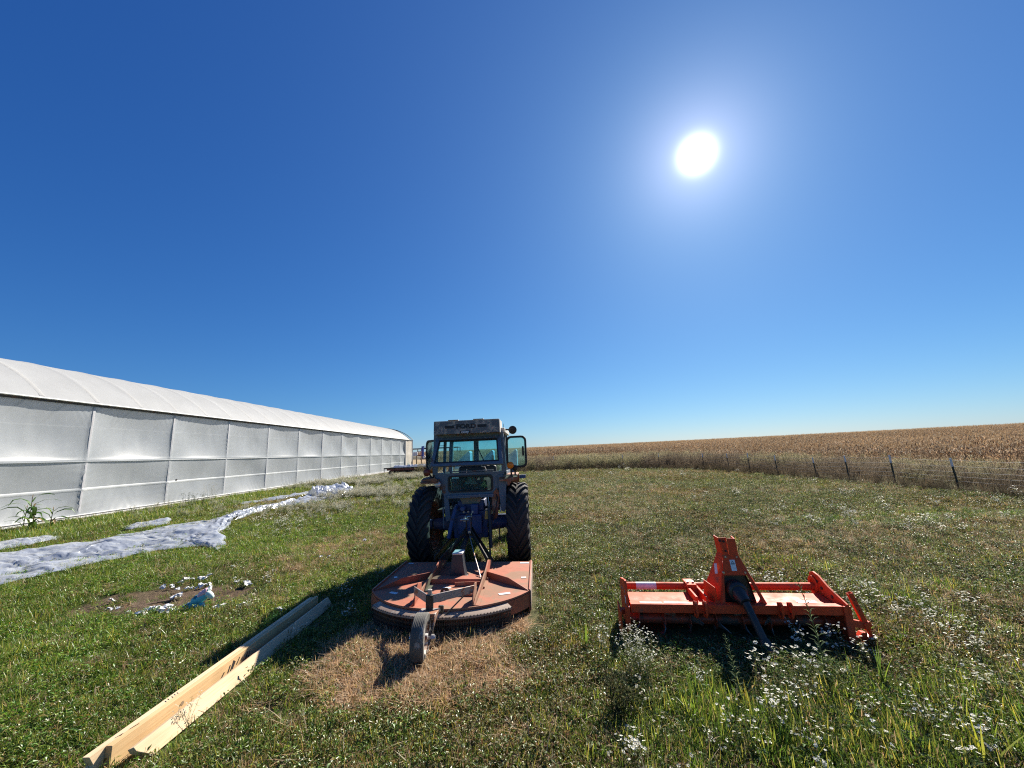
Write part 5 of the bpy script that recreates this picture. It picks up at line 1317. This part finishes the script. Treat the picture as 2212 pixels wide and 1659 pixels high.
def tall_weed(seed, nst, h, rad, cl, head, fluff=14, hl=.03, mat='plantdry'):
    b = PB(seed); r = b.r
    for i in range(nst):
        a = r.uniform(0, 6.283); d = rad * math.sqrt(r.random()); L = h * r.uniform(.5, 1.1); la = r.uniform(0, 6.283); ln = r.uniform(.02, .35)
        pts = [Vector((d * math.cos(a) + math.cos(la) * ln * L * t ** 1.6, d * math.sin(a) + math.sin(la) * ln * L * t ** 1.6, L * t)) for t in (0, .35, .7, 1)]
        b.stem(pts, .004, b.jit(cl))
        for k in range(16):
            t = r.uniform(.05, .95); j = min(2, int(t * 3)); p = pts[j].lerp(pts[j + 1], t * 3 - j); da = r.uniform(0, 6.283); el = r.uniform(-.4, .9)
            b.leaf(p, (math.cos(da) * math.cos(el), math.sin(da) * math.cos(el), math.sin(el)), r.uniform(.04, .11), r.uniform(.008, .022), b.jit(cl, .35))
        for k in range(fluff):
            p = pts[2].lerp(pts[3], r.uniform(.1, 1.05)); da = r.uniform(0, 6.283)
            q = p + Vector((math.cos(da), math.sin(da), r.uniform(-.1, .9))) * r.uniform(.005, .09)
            b.leaf(q, (math.cos(da + 1), math.sin(da + 1), r.uniform(-.2, 1)), hl * r.uniform(.6, 1.4), hl * .45, b.jit(r.choice(head), .3))
    return b.mesh('tall_weed', M[mat])
def straw_litter(seed, n, rad, cols):
    b = PB(seed); r = b.r
    for i in range(n):
        a = r.uniform(0, 6.283); d = rad * math.sqrt(r.random()); L = r.uniform(.04, .16)
        if r.random() < .72: b.blade((d * math.cos(a), d * math.sin(a), r.uniform(.003, .03)), r.uniform(0, 6.283), r.uniform(1.2, 1.65), L, r.uniform(.0025, .006), b.jit(r.choice(cols), .35), 3, r.uniform(-.6, 1.2))
        else: b.blade((d * math.cos(a), d * math.sin(a), 0), r.uniform(0, 6.283), r.uniform(.1, 1.0), L * .7, r.uniform(.002, .0045), b.jit(r.choice(cols), .35), 3, r.uniform(0, 1.5))
    return b.mesh('straw', M['plantdry'])
def corn_stalk(seed, b=None, off=(0, 0), h=2.1, nl=9, low=0.0, cols=None):
    own = b is None; b = b or PB(seed); r = b.r; cols = cols or [(.29, .21, .135), (.34, .255, .17), (.22, .155, .10), (.40, .31, .22)]
    hh = h * r.uniform(.85, 1.1); lx, ly = r.uniform(-.12, .12), r.uniform(-.12, .12)
    P = lambda t: Vector((off[0] + lx * t * t * hh, off[1] + ly * t * t * hh, hh * t))
    b.stem([P(low), P(.5 + low / 2), P(.93)], .013, b.jit((.33, .23, .11)))
    az = r.uniform(0, 3.14)
    for i in range(nl):
        t = low + (1 - low) * (i + .6) / (nl + .8); az += math.pi + r.uniform(-.5, .5); L = r.uniform(.35, .75) * (1 - .3 * abs(t - .5)); c = b.jit(r.choice(cols), .3)
        p = P(t * .95); d = Vector((math.cos(az), math.sin(az), 0)); sd = Vector((-d.y, d.x, 0)); a = r.uniform(.3, .8); vs = []; cs = []; tw = r.uniform(-.6, .6)
        for k in range(5):
            u = k / 4; w = .055 * (1 - u ** 2) * .5 + .004; s2 = (sd * math.cos(tw * u * 2) + Vector((0, 0, 1)) * math.sin(tw * u * 2))
            vs += [p + s2 * w, p - s2 * w]; cs += [c, c]
            p = p + (d * math.sin(a) + Vector((0, 0, math.cos(a)))) * L / 4; a += r.uniform(.35, .85)
        b._add(vs, [(2 * k, 2 * k + 1, 2 * k + 3, 2 * k + 2) for k in range(4)], cs)
    for k in range(5):
        a = r.uniform(0, 6.283); b.blade(P(.92), a, r.uniform(.05, .6), hh * .13, .012, b.jit((.42, .30, .17)), 2, .5)
    if r.random() < .7:
        p = P(.45); d = r.uniform(0, 6.283); b.leaf(p, (math.cos(d), math.sin(d), -.5), .22, .07, b.jit((.5, .38, .22)))
    if own: return b.mesh('corn_stalk', M['plantdry'])
def corn_patch(seed):
    b = PB(seed)
    for i in range(16): corn_stalk(0, b, (b.r.uniform(-1.5, 1.5), b.r.uniform(-1.5, 1.5)), 2.1, 6, .45)
    return b.mesh('corn_patch', M['plantdry'])

def scatter(name, label, cat, meshes, P, scl, tint=None, tilt=.12, idx=None, zoff=0.0):
    n = len(P); rs = np.random.RandomState(abs(hash(name)) % 1000 if False else len(name) * 7 + n % 97)
    x, y = P[:, 0], P[:, 1]
    z = Hf(x, y) + zoff
    near = 1 - sstep(6, 14, np.hypot(x, y - 4)); z = z + (fbm(x, y, .35, 11, 3) - .5) * .05 * near
    me = bpy.data.meshes.new(name); me.vertices.add(n)
    me.vertices.foreach_set('co', np.stack([x, y, z], 1).astype(np.float32).ravel())
    def attr(nm, ty, arr, key):
        a = me.attributes.new(nm, ty, 'POINT'); a.data.foreach_set(key, arr.ravel())
    rot = np.stack([rs.randn(n) * tilt, rs.randn(n) * tilt, rs.rand(n) * 6.283], 1).astype(np.float32)
    attr('rot', 'FLOAT_VECTOR', rot, 'vector')
    attr('scl', 'FLOAT', np.asarray(scl, np.float32) * np.ones(n, np.float32), 'value')
    attr('idx', 'INT', (rs.randint(0, len(meshes), n) if idx is None else idx).astype(np.int32), 'value')
    attr('has_tint', 'FLOAT', np.ones(n, np.float32), 'value')
    tt = np.ones((n, 4), np.float32)
    if tint is not None: tt[:, :3] = tint
    attr('tint', 'FLOAT_COLOR', tt, 'color')
    me.update()
    o = bpy.data.objects.new(name, me); COL.objects.link(o)
    tag(o, label, cat, kind='stuff')
    me.materials.append(M['plant'])
    col = bpy.data.collections.new(name + '_kinds')
    for i, m_ in enumerate(meshes):
        p = bpy.data.objects.new('%s_kind_%02d' % (name, i), m_); col.objects.link(p)
    g = bpy.data.node_groups.new(name + '_layout', 'GeometryNodeTree')
    g.interface.new_socket('Geometry', in_out='INPUT', socket_type='NodeSocketGeometry'); g.interface.new_socket('Geometry', in_out='OUTPUT', socket_type='NodeSocketGeometry')
    N = g.nodes; L = g.links.new
    gi = N.new('NodeGroupInput'); go = N.new('NodeGroupOutput'); iop = N.new('GeometryNodeInstanceOnPoints'); ci = N.new('GeometryNodeCollectionInfo')
    ci.inputs['Collection'].default_value = col; ci.inputs['Separate Children'].default_value = True; ci.inputs['Reset Children'].default_value = True
    def na(nm, ty):
        q = N.new('GeometryNodeInputNamedAttribute'); q.data_type = ty; q.inputs['Name'].default_value = nm; return q
    er = N.new('FunctionNodeEulerToRotation')
    L(na('rot', 'FLOAT_VECTOR').outputs[0], er.inputs[0]); L(er.outputs[0], iop.inputs['Rotation'])
    L(na('scl', 'FLOAT').outputs[0], iop.inputs['Scale']); L(na('idx', 'INT').outputs[0], iop.inputs['Instance Index'])
    iop.inputs['Pick Instance'].default_value = True
    L(gi.outputs[0], iop.inputs['Points']); L(ci.outputs[0], iop.inputs['Instance']); L(iop.outputs[0], go.inputs[0])
    md = o.modifiers.new('layout', 'NODES'); md.node_group = g
    return o

def polar(n, rmin, rmax, p, az=66, seed=1):
    rs = np.random.RandomState(seed); u = rs.rand(n); e = 2 - p
    r = (rmin ** e + u * (rmax ** e - rmin ** e)) ** (1 / e); a = np.radians(rs.uniform(-az, az, n))
    return np.stack([r * np.sin(a), r * np.cos(a)], 1), r, rs

# --- where what grows
def keep_out(x, y):
    k = np.zeros_like(x, bool)
    k |= (x < -16.75 + .0) & (y > 3) & (y < 61.5)
    k |= field_sd(x, y) > .6
    k |= (np.abs(x + 2.40) < .15) & (y > 2.62) & (y < 4.95)          # under the beams
    k |= (x > 1.0) & (x < 2.8) & (y + (x - 1.9) * .14 > 3.66) & (y + (x - 1.9) * .14 < 4.3) # under the tiller
    # under the long sheet
    k |= (y > 6) & (y < 20) & (x > -10.9 + .0 * y) & (x < -7.9 - (y - 8) * .09) & (y < 9.6 + 1.2 * (x + 10.9)* -1 + 12) & False
    return k
def lush(x, y): return green_mask(x, y)

def main_cover():
    P, r, rs = polar(150000, 1.15, 52, 1.62, 66, 11)
    x, y = P[:, 0], P[:, 1]
    ok = ~keep_out(x, y)
    soil = soil_mask(x, y); straw = straw_mask(x, y); g = lush(x, y)
    ok &= rs.rand(len(x)) > .93 * soil
    under = (np.abs(x + .62) < .85) & (y > 4.0) & (y < 6.2); ok &= ~under
    P, r, x, y, straw, g = P[ok], r[ok], x[ok], y[ok], straw[ok], g[ok]
    n = len(x)
    n1 = fbm(x, y, .9, 101, 4); n2 = fbm(x, y, 3.2, 111, 4); n3 = fbm(x, y, .35, 121, 3)
    left = 1 - sstep(-2.5, 2.5, x)
    # shares of green grass, dry grass, broad weeds
    wg = .12 + 1.9 * g + .75 * sstep(.5, .66, n1) * (.3 + .7 * left) + .10
    wd = .16 + 1.7 * straw + 1.05 * sstep(.47, .62, n2) * (.5 + .5 * (1 - left))
    ww = .62 + .8 * sstep(.46, .6, n3) + .35 * (1 - left) - .5 * straw
    ww = np.clip(ww, .05, 9); tot = wg + wd + ww; u = rs.rand(n) * tot
    kind = np.where(u < wg, 0, np.where(u < wg + wd, 1, 2))
    sc = (.72 + .034 * r) * (.7 + .6 * rs.rand(n))
    patch_tone = .55 + .95 * fbm(x, y, 1.1, 131, 4)  # random brightness of the tint, varying from patch to patch
    # grass
    k = kind == 0
    dry = np.clip(sstep(.45, .75, fbm(x, y, .7, 141, 3)) * (1 - .95 * g), 0, 1)[:, None]
    t = (1 - dry) * np.array([1.08, 1.08, 1.0]) + dry * np.array([2.1, 1.4, 1.6])
    t = t * patch_tone[:, None]
    tall = 1 + .6 * (1 - sstep(.5, 1.1, np.hypot((x - 1.9) / 1.9, (y - 2.6) / .55))) + .5 * sstep(-16.6, -15.5, x) * (1 - sstep(-13, -11, x))
    tall *= 1 - .45 * sstep(0, 3, x) * sstep(5, 8, y)
    tall *= 1 - .45 * (1 - sstep(.8, 1.15, np.hypot((x - 1.85) / 1.1, (y - 3.5) / .55)))
    GT = [grass_tuft(200 + i, 40, .072, .0040, .065, [GRN, GRN2, GRN, DGR], [YEL, GRN2, TAN], .85, 1.6) for i in range(5)] + [grass_tuft(210 + i, 22, .10, .0050, .055, [GRN2, GRN], [GRN2, GRN, YEL], .7, 1.4) for i in range(2)]
    scatter('grass', 'short green and yellowish grass covering the field', 'grass', GT, P[k], (sc * tall)[k], t[k])
    k = kind == 1
    DT = [grass_tuft(230 + i, 28, .070, .0034, .06, [TAN, TAN2, OLV, TAN], None, .8) for i in range(3)] + [straw_litter(240 + i, 34, .09, [TAN, TAN2, (.5, .4, .26), BRN]) for i in range(3)]
    idx = np.where(straw > .3, rs.randint(2, 6, n), rs.randint(0, 5, n))
    scatter('dry_grass', 'dead tan grass and straw between the green', 'dry grass', DT, P[k], sc[k], (patch_tone[:, None] * np.array([.95, .92, .9]))[k], .15, idx[k])
    k = kind == 2
    WC = [weed_clump(250 + i, 44, .075, .055, .030, [OLV, OLV, PALE, DGR, (.075, .085, .03)]) for i in range(4)] + [weed_clump(260 + i, 30, .07, .07, .038, [OLV, GRN, DGR, BRN, PALE]) for i in range(3)]
    gl = (1 - .55 * g)[:, None]
    t = gl * np.array([1.14, 1.10, 1.08]) + (1 - gl) * np.array([.85, 1.45, .42])
    lf = (left * .75)[:, None]; t = t * (1 - lf) + t * lf * np.array([1.12, 1.28, .52])
    br = (.85 * sstep(.50, .64, fbm(x, y, 2.4, 151, 4)) * (1 - .7 * g))[:, None]
    t = t * (1 - br) + br * np.array([1.30, .95, .80]); t = t * (.7 + .7 * n1)[:, None]
    scatter('low_weeds', 'low olive and grey-green weeds covering the mown field', 'weeds', WC, P[k], (sc * (1 + .0 * left))[k], t[k], .2)
main_cover()

def mound(seed, rad, h, n, cols, ll, fl=0, grassy=0):
    """a low bushy mound: leaves over a dome, a few stalks and flowers on top"""
    b = PB(seed); r = b.r
    for i in range(n):
        a = r.uniform(0, 6.283); q = math.sqrt(r.random()); d = rad * q; top = h * math.sqrt(max(0, 1 - q * q)) * (.75 + .4 * math.sin(a * 3 + seed)); z = top * r.uniform(.35, 1.08)
        da = a + r.uniform(-1.2, 1.2); el = r.uniform(-.2, 1.1)
        b.leaf((d * math.cos(a), d * math.sin(a), z), (math.cos(da) * math.cos(el), math.sin(da) * math.cos(el), math.sin(el)), ll * r.uniform(.5, 1.4), ll * r.uniform(.2, .42), b.jit(r.choice(cols), .35))
    for i in range(grassy):
        a = r.uniform(0, 6.283); d = rad * math.sqrt(r.random()); b.blade((d * math.cos(a), d * math.sin(a), 0), r.uniform(0, 6.283), abs(r.gauss(0, .5)), h * r.uniform(.8, 1.7), .0045, b.jit(r.choice(cols + [GRN2, YEL])), 3, 1.3)
    for i in range(fl):
        a = r.uniform(0, 6.283); q = math.sqrt(r.random()) * .9; z = h * math.sqrt(1 - q * q) * r.uniform(.9, 1.25)
        p = (rad * q * math.cos(a), rad * q * math.sin(a), z); b.stem([(p[0], p[1], z * .5), p], .0012, b.jit(cols[0]))
        for k in range(r.randint(1, 3)): b.flower((p[0] + r.uniform(-.02, .02), p[1] + r.uniform(-.02, .02), z + r.uniform(-.01, .02)), (r.uniform(-.4, .4), r.uniform(-.4, .4), 1), r.uniform(.007, .011), (.88, .87, .78))
    return b.mesh('weed_mound')
def mounds():
    P, r, rs = polar(9000, 1.5, 46, 1.35, 64, 61)
    x, y = P[:, 0], P[:, 1]
    d = fbm(x, y, 1.6, 301, 4)
    right = sstep(-2, 3, x)
    w = sstep(.42, .60, d) * (.42 + .5 * right) + .06
    near_m = (x > -2.2) & (x < .6) & (y < 6.3)
    ok = (rs.rand(len(x)) < w) & ~keep_out(x, y) & (straw_mask(x, y) < .3) & (soil_mask(x, y) < .1) & ~near_m & ~((x > .7) & (x < 3.1) & (y > 3.2) & (y < 4.6)) & ~((np.abs(x + 2.4) < .45) & (y < 5.2))
    P, r, x, y, right = P[ok], r[ok], x[ok], y[ok], right[ok]
    A = [mound(600 + i, .17, .105, 190, [OLV, PALE, GRN, OLV], .026, 3, 14) for i in range(3)]
    B = [mound(610 + i, .15, .10, 170, [GRN, GRN2, DGR, (.18, .20, .05)], .030, 0, 26) for i in range(3)]
    Cc = [mound(620 + i, .19, .085, 170, [(.20, .15, .08), OLV, (.16, .12, .07), TAN2], .024, 2, 20) for i in range(2)]
    D = [mound(630 + i, .13, .075, 40, [GRN2, YEL, GRN], .03, 0, 52) for i in range(2)]
    u = rs.rand(len(x)); g = lush(x, y)
    pa, pb, pc = .42 * right + .06, .24 + .4 * g, .30
    tot = pa + pb + pc + .2; u = u * tot
    idx = np.where(u < pa, rs.randint(0, 3, len(x)), np.where(u < pa + pb, rs.randint(3, 6, len(x)), np.where(u < pa + pb + pc, rs.randint(6, 8, len(x)), rs.randint(8, 10, len(x)))))
    far = sstep(5, 12, r)
    sc = (.62 + .7 * rs.rand(len(x))) * (1 + .018 * r) * (1 - .25 * far)
    t = (.60 + .85 * fbm(x, y, 1.6, 311, 3))[:, None] * np.array([1.02, 1.0, .92])
    scatter('weed_mounds', 'low bushy weed mounds and grass tussocks over the field', 'weeds', A + B + Cc + D, P, sc, t, .1, idx, -.012)
mounds()

def litter():
    rs = np.random.RandomState(77); n = 16000
    x = rs.uniform(-2.3, .6, n); y = rs.uniform(2.8, 6.4, n)
    ok = rs.rand(n) < straw_mask(x, y) ** 1.3; P = np.stack([x, y], 1)[ok]
    SL = [straw_litter(300 + i, 26, .07, [(.60, .44, .29), TAN, (.56, .42, .29), TAN2, (.48, .31, .19)]) for i in range(5)]
    scatter('straw', 'flattened tan straw under and behind the mower', 'straw', SL, P, .7 + .5 * rs.rand(len(P)), None, .1)
litter()

def flowers():
    P, r, rs = polar(16000, 1.4, 46, 1.45, 64, 21)
    x, y = P[:, 0], P[:, 1]
    d = fbm(x, y, 2.6, 161, 4); d2 = fbm(x, y, .8, 171, 3)
    w = (1 - .92 * (1 - sstep(3.4, 6.5, r))) * (1 - .62 * sstep(9, 15, r)) * (.62 - .30 * sstep(5, 8, r)) * sstep(.44, .62, d) * (.25 + .75 * sstep(.42, .6, d2)) * (.22 + .78 * sstep(-3, 3, x)) + .03 * (1 - sstep(.6, 1.1, np.hypot((x - 2.2) / 1.6, (y - 2.7) / .8))) + .35 * (1 - sstep(.5, 1, np.hypot((x + 6.5) / 1.8, (y - 13) / 5)))
    ok = (rs.rand(len(x)) < w) & ~keep_out(x, y) & (straw_mask(x, y) < .25) & (soil_mask(x, y) < .2)
    P, r, x, y = P[ok], r[ok], x[ok], y[ok]
    low = [aster(310 + i, 4, .12, .10, .0095, 4, OLV, leaves=9) for i in range(4)] + [aster(316 + i, 5, .20, .13, .0105, 6, OLV, leaves=10) for i in range(3)]
    sc = (.75 + .035 * r) * (.7 + .6 * rs.rand(len(x))) * (1 - .12 * sstep(4, 9, y))
    scatter('white_wildflowers', 'scattered small white wildflowers over the mown field', 'wildflowers', low, P, sc, None, .15)
flowers()

def pale_weeds():
    rs = np.random.RandomState(31); n = 9000
    x = rs.uniform(-15.2, -1.6, n); y = rs.uniform(9, 36, n)
    d = fbm(x, y, 3, 181, 4)
    w = sstep(.36, .55, d) * sstep(11, 16, y + (x + 6) * .2) * (1 - sstep(-14.5, -15.3, x) * 0)
    w *= np.where((x < -10.6) & (y < 27), .12, 1.0) * (1 - .75 * sstep(27, 31, y))
    w *= 1 - sstep(-3.2, -1.8, x)
    ok = rs.rand(n) < w; P = np.stack([x, y], 1)[ok]; x, y = P[:, 0], P[:, 1]
    TW = [tall_weed(330 + i, 5, .42, .12, (.13, .145, .075), [(.55, .52, .40), (.46, .45, .33), (.62, .59, .48)], 34, .030) for i in range(5)]
    scatter('seed_head_weeds', 'pale fluffy seed-head weeds left of the tractor', 'weeds', TW, P, (.55 + .5 * rs.rand(len(P))) * (.75 + .35 * sstep(12, 24, y)), None, .12)
pale_weeds()

def margin_weeds():
    rs = np.random.RandomState(41); n = 44000
    x = rs.uniform(-14, 40, n); y = rs.uniform(1, 66, n)
    s = field_sd(x, y); s2 = field_sd(x, y, 27.5, 60, 26)
    d = fbm(x, y, 2.4, 191, 4)
    w = (s > 0) & (s2 < .5) & (x > -9 - .0 * y)
    near = np.exp(-np.maximum(s - 1.5, 0) / 7)
    ok = w & (rs.rand(n) < (.10 + .9 * near) * (.4 + .9 * d) * (1.0))
    P = np.stack([x, y], 1)[ok]; x, y = P[:, 0], P[:, 1]; s = field_sd(x, y)
    TW = [tall_weed(340 + i, 8, .78, .20, (.15, .115, .078), [(.29, .225, .155), (.24, .185, .125), (.35, .285, .19)], 14, .028) for i in range(4)] + \
         [tall_weed(350 + i, 8, .82, .22, (.13, .125, .062), [(.42, .38, .21), (.36, .32, .17), (.46, .41, .26)], 24, .032) for i in range(3)] + \
         [tall_weed(360 + i, 9, .55, .22, (.10, .082, .050), [(.20, .15, .10), (.17, .125, .085)], 12, .024) for i in range(3)]
    m = fbm(x, y, 3.5, 201, 3); pick = rs.randint(0, 4, len(x))
    yel = (m > .56) & (s > 1.0); pick = np.where(yel, 4 + rs.randint(0, 3, len(x)), pick); pick = np.where(s < .8, 7 + rs.randint(0, 3, len(x)), pick)
    t = (.75 + .6 * fbm(x, y, 1.8, 211, 3))[:, None] * np.ones((1, 3))
    sc = (.70 + .65 * rs.rand(len(x))) * (.55 + .40 * sstep(0, 3.0, s)) * (.85 + .42 * sstep(14, 34, y))
    scatter('margin_weeds', 'tall brown and yellowish weeds along the fence', 'weeds', TW, P, sc, t, .12, pick)
    # low dead growth between the fence and the corn
    n = 16000; x = rs.uniform(-14, 42, n); y = rs.uniform(1, 70, n); s = field_sd(x, y); s2 = field_sd(x, y, 27.5, 60, 26)
    ok = (s > .4) & (s2 < 1.5); P = np.stack([x, y], 1)[ok]; x, y = P[:, 0], P[:, 1]
    LW = [grass_tuft(370 + i, 26, .26, .008, .16, [(.19, .145, .09), (.15, .115, .07), (.12, .11, .06)], [(.28, .21, .13)], .6) for i in range(4)]
    scatter('rough_grass', 'rough dead grass between fence and corn', 'grass', LW, P, .8 + .7 * rs.rand(len(P)), (.7 + .6 * fbm(x, y, 2.5, 221, 3))[:, None] * np.ones((1, 3)), .15)
margin_weeds()

def corn():
    rs = np.random.RandomState(51)
    gx = np.arange(-70, 90, .76); gy = np.arange(4, 110, .30); X, Y = np.meshgrid(gx, gy); x = (X + rs.randn(*X.shape) * .06).ravel(); y = (Y + rs.randn(*Y.shape) * .06).ravel()
    s2 = field_sd(x, y, 27.5, 60, 26)
    ok = (s2 > 0) & (s2 < 11) & (np.abs(np.arctan2(x, y)) < R(70)); ok &= ~((x < -14) & (y < 150)); P = np.stack([x, y], 1)[ok]; x, y = P[:, 0], P[:, 1]
    CS = [corn_stalk(400 + i) for i in range(7)]
    t = (.70 + .6 * rs.rand(len(x)))[:, None] * np.array([.88, .85, .83])
    hs = .92 - .10 * sstep(22, 32, x) + .06 * fbm(x, y, 6, 235, 2)
    scatter('corn_rows', 'front rows of dry tan corn standing beyond the fence', 'corn', CS, P, hs * (.88 + .2 * rs.rand(len(x))), t, .07)
    # the field behind: patches of standing corn, thinner with distance
    out = []
    for r0, r1, step in ((0, 70, 1.9), (70, 160, 3.0), (160, 340, 5.0)):
        gx = np.arange(-330, 420, step); gy = np.arange(0, 420, step); X, Y = np.meshgrid(gx, gy); x = (X + rs.uniform(-.5, .5, X.shape) * step).ravel(); y = (Y + rs.uniform(-.5, .5, Y.shape) * step).ravel()
        s2 = field_sd(x, y, 27.5, 60, 26) - 9; d = np.hypot(x, y)
        ok = (s2 > max(0, 0)) & (s2 > r0) & (s2 <= r1) & (np.abs(np.arctan2(x, y)) < R(66)) & (d < 300) & ~((x < -12) & (y < 152 - .0 * x))
        q = np.stack([x, y, np.full_like(x, .85 + .12 * step)], 1)[ok]; out.append(q)
    q = np.concatenate(out); CP = [corn_patch(420 + i) for i in range(5)]
    t = (.72 + .5 * fbm(q[:, 0], q[:, 1], 14, 241, 4))[:, None] * np.array([.96, .93, .91])
    o = scatter('corn_field', 'wide field of dry tan corn rising to the skyline', 'corn', CP, q[:, :2], .92 * (.9 + .2 * rs.rand(len(q))), t, .04)
corn()

# --- single plants one can point at
def plant(name, mesh, x, y, s, label, cat='wild plant', group='flowering weeds in the foreground', rz=None, tilt=0):
    o = bpy.data.objects.new(name, mesh); COL.objects.link(o)
    o.location = (x, y, H(x, y) - .005); o.scale = (s, s, s); o.rotation_euler = (tilt, 0, random.uniform(0, 6.28) if rz is None else rz)
    tag(o, label, cat, group); return o
big = [aster(500, 26, .46, .30, .0082, 13, (.17, .19, .06), leaves=38, spread=.42), aster(501, 5, .40, .16, .0105, 6, (.12, .15, .05), leaves=18, spread=.5), aster(502, 3, .34, .10, .0115, 7, (.12, .15, .05), leaves=14, spread=.6), aster(503, 7, .30, .20, .010, 5, (.11, .13, .05), leaves=20, spread=.6)]
for (k, x, y, s, lab) in (
    (0, .86, 3.26, .72, 'big bush of white flowers in front of the left end of the orange tiller'),
    (1, .66, 3.45, .9, 'slim white-flowered weed just left of the big flower bush by the tiller'),
    (2, 1.72, 3.06, 1.15, 'white-flowered weed standing in the tiller shadow below the drive shaft cone'),
    (2, 2.02, 3.08, 1.1, 'sprig with one large white flower head right of the drive shaft cone'),
    (3, 1.74, 2.83, 1.0, 'spreading clump of white flowers between the tiller shadow and the bottom edge'),
    (3, 1.25, 2.52, .9, 'low white-flowered clump lowest in the photo under the single stalk'),
    (1, 1.52, 2.62, .8, 'loose white-flowered weed at the bottom edge below the drive shaft'),
    (3, 2.38, 2.62, .85, 'dense cluster of white flowers near the lower right corner'),
    (2, 3.05, 2.88, .8, 'small white-flowered weed close to the right edge of the photo'),
    (3, 3.66, 3.82, .7, 'pale white-flowered patch right of the tiller parking stand'),
    (1, -2.25, 4.02, .62, 'white-topped weed growing over the middle of the pine beams'),
    (1, -2.33, 2.92, .52, 'white-flowered weed leaning over the near end of the pine beams'),
):
    plant('flowering_weed', big[k], x, y, s, lab)
plant('weed_bush', tall_weed(585, 16, .42, .16, (.07, .075, .03), [(.12, .10, .05)], 8, .02), .64, 2.82, .8, 'dark dry bushy weed low in front of the big flower bush', 'bush', None)
def spike(seed, h, n):
    b = PB(seed); r = b.r; pts = [Vector((.04 * t * t * h * 3, .02 * t, h * t)) for t in (0, .25, .5, .75, 1)]; c = (.12, .16, .07)
    b.stem(pts, .005, c)
    for k in range(n):
        t = .12 + .85 * k / n; j = min(3, int(t * 4)); p = pts[j].lerp(pts[j + 1], t * 4 - j); a = k * 2.4; L = .075 * (1 - .75 * t) + .012; el = .5 + .3 * t
        b.leaf(p, (math.cos(a) * math.cos(el), math.sin(a) * math.cos(el), math.sin(el)), L, L * .18, b.jit((.15, .19, .09), .25))
    return b.mesh('tall_stalk')
sp = [spike(520, .52, 46), spike(521, .62, 44)]
plant('tall_stalk', sp[0], 1.46, 2.93, .82, 'single upright leafy stalk in the tiller shadow left of the shaft cone', group='tall leafy stalks')
plant('tall_stalk', sp[1], 2.2, 3.12, 1.12, 'tallest leafy stalk crossing in front of the right half of the tiller', group='tall leafy stalks', rz=2.6)
def sprout(seed, n, L, w, cols, lean=.35):
    b = PB(seed); r = b.r
    for i in range(n): b.blade((r.uniform(-.02, .02), r.uniform(-.02, .02), 0), r.uniform(0, 6.283), abs(r.gauss(0, lean)) + .08, L * r.uniform(.6, 1.1), w * r.uniform(.7, 1.2), b.jit(r.choice(cols)), 5, .35)
    return b.mesh('grass_sprout')
YG = (.33, .34, .05)
gs = [sprout(540, 7, .26, .011, [YG, GRN2, YG]), sprout(541, 4, .30, .016, [(.5, .46, .03), YG]), sprout(542, 9, .24, .010, [GRN2, GRN])]
plant('grass_sprout', gs[0], -2.82, 4.0, 1.0, 'yellow-green grass sprout standing left of the pine beams', group='bright grass sprouts')
plant('grass_sprout', gs[0], -2.98, 4.78, 1.0, 'bright grass sprout near the end of the scraps beside the tractor shadow', group='bright grass sprouts')
plant('grass_sprout', gs[1], 2.42, 2.36, 1.0, 'bright yellow leaf blade at the bottom right corner', group='bright grass sprouts')
plant('grass_sprout', gs[2], 1.15, 2.95, 1.2, 'fresh green grass clump in front of the tiller below the flower bush', group='bright grass sprouts')
plant('grass_sprout', gs[2], 2.55, 3.05, 1.2, 'fresh green grass clump below the right end of the tiller', group='bright grass sprouts')
plant('grass_sprout', gs[2], .55, 3.75, 1.1, 'green grass clump between mower and tiller', group='bright grass sprouts')
def green_corn():
    b = PB(560)
    for ox, oy, h in ((0, 0, .75), (.25, -.12, .6), (-.25, .1, .5), (.45, .05, .55)):
        corn_stalk(0, b, (ox, oy), h, 7, 0, [(.07, .14, .02), (.11, .19, .03), (.05, .10, .02)])
    return b.mesh('green_corn_plant')
plant('green_corn_plant', green_corn(), -15.6, 12.6, 1.35, 'green corn-like plant with arching leaves at the foot of the greenhouse', 'plant', None, 0)
def seed_grass():
    b = PB(570); r = b.r
    for i in range(26):
        a = r.uniform(0, 6.283); L = r.uniform(.5, 1.0); b.blade((r.uniform(-.15, .15), r.uniform(-.3, .3), 0), a, r.uniform(.05, .4), L, .007, b.jit((.13, .13, .05)), 4, .25)
        for k in range(5): b.leaf((math.cos(a) * L * .25 + r.uniform(-.03, .03), math.sin(a) * L * .25 + r.uniform(-.03, .03), L * r.uniform(.82, .97)), (math.cos(a), math.sin(a), .4), .05, .014, b.jit((.30, .26, .15)))
    return b.mesh('seed_grass')
plant('seed_grass', seed_grass(), -15.4, 19.6, 1.0, 'tuft of tall seeding grass at the foot of the greenhouse wall', 'grass tuft', None)
dark_bush = tall_weed(580, 30, .55, .5, (.05, .075, .022), [(.12, .14, .05)], 6, .02)
plant('weed_bush', dark_bush, -14.4, 17.6, 1.15, 'dark green weed bush between the plastic strip and greenhouse wall', 'bush', None)
plant('weed_bush', dark_bush, -13.9, 9.9, .8, 'low dark weed bush beside the plastic sheet near the left edge', 'bush', None)
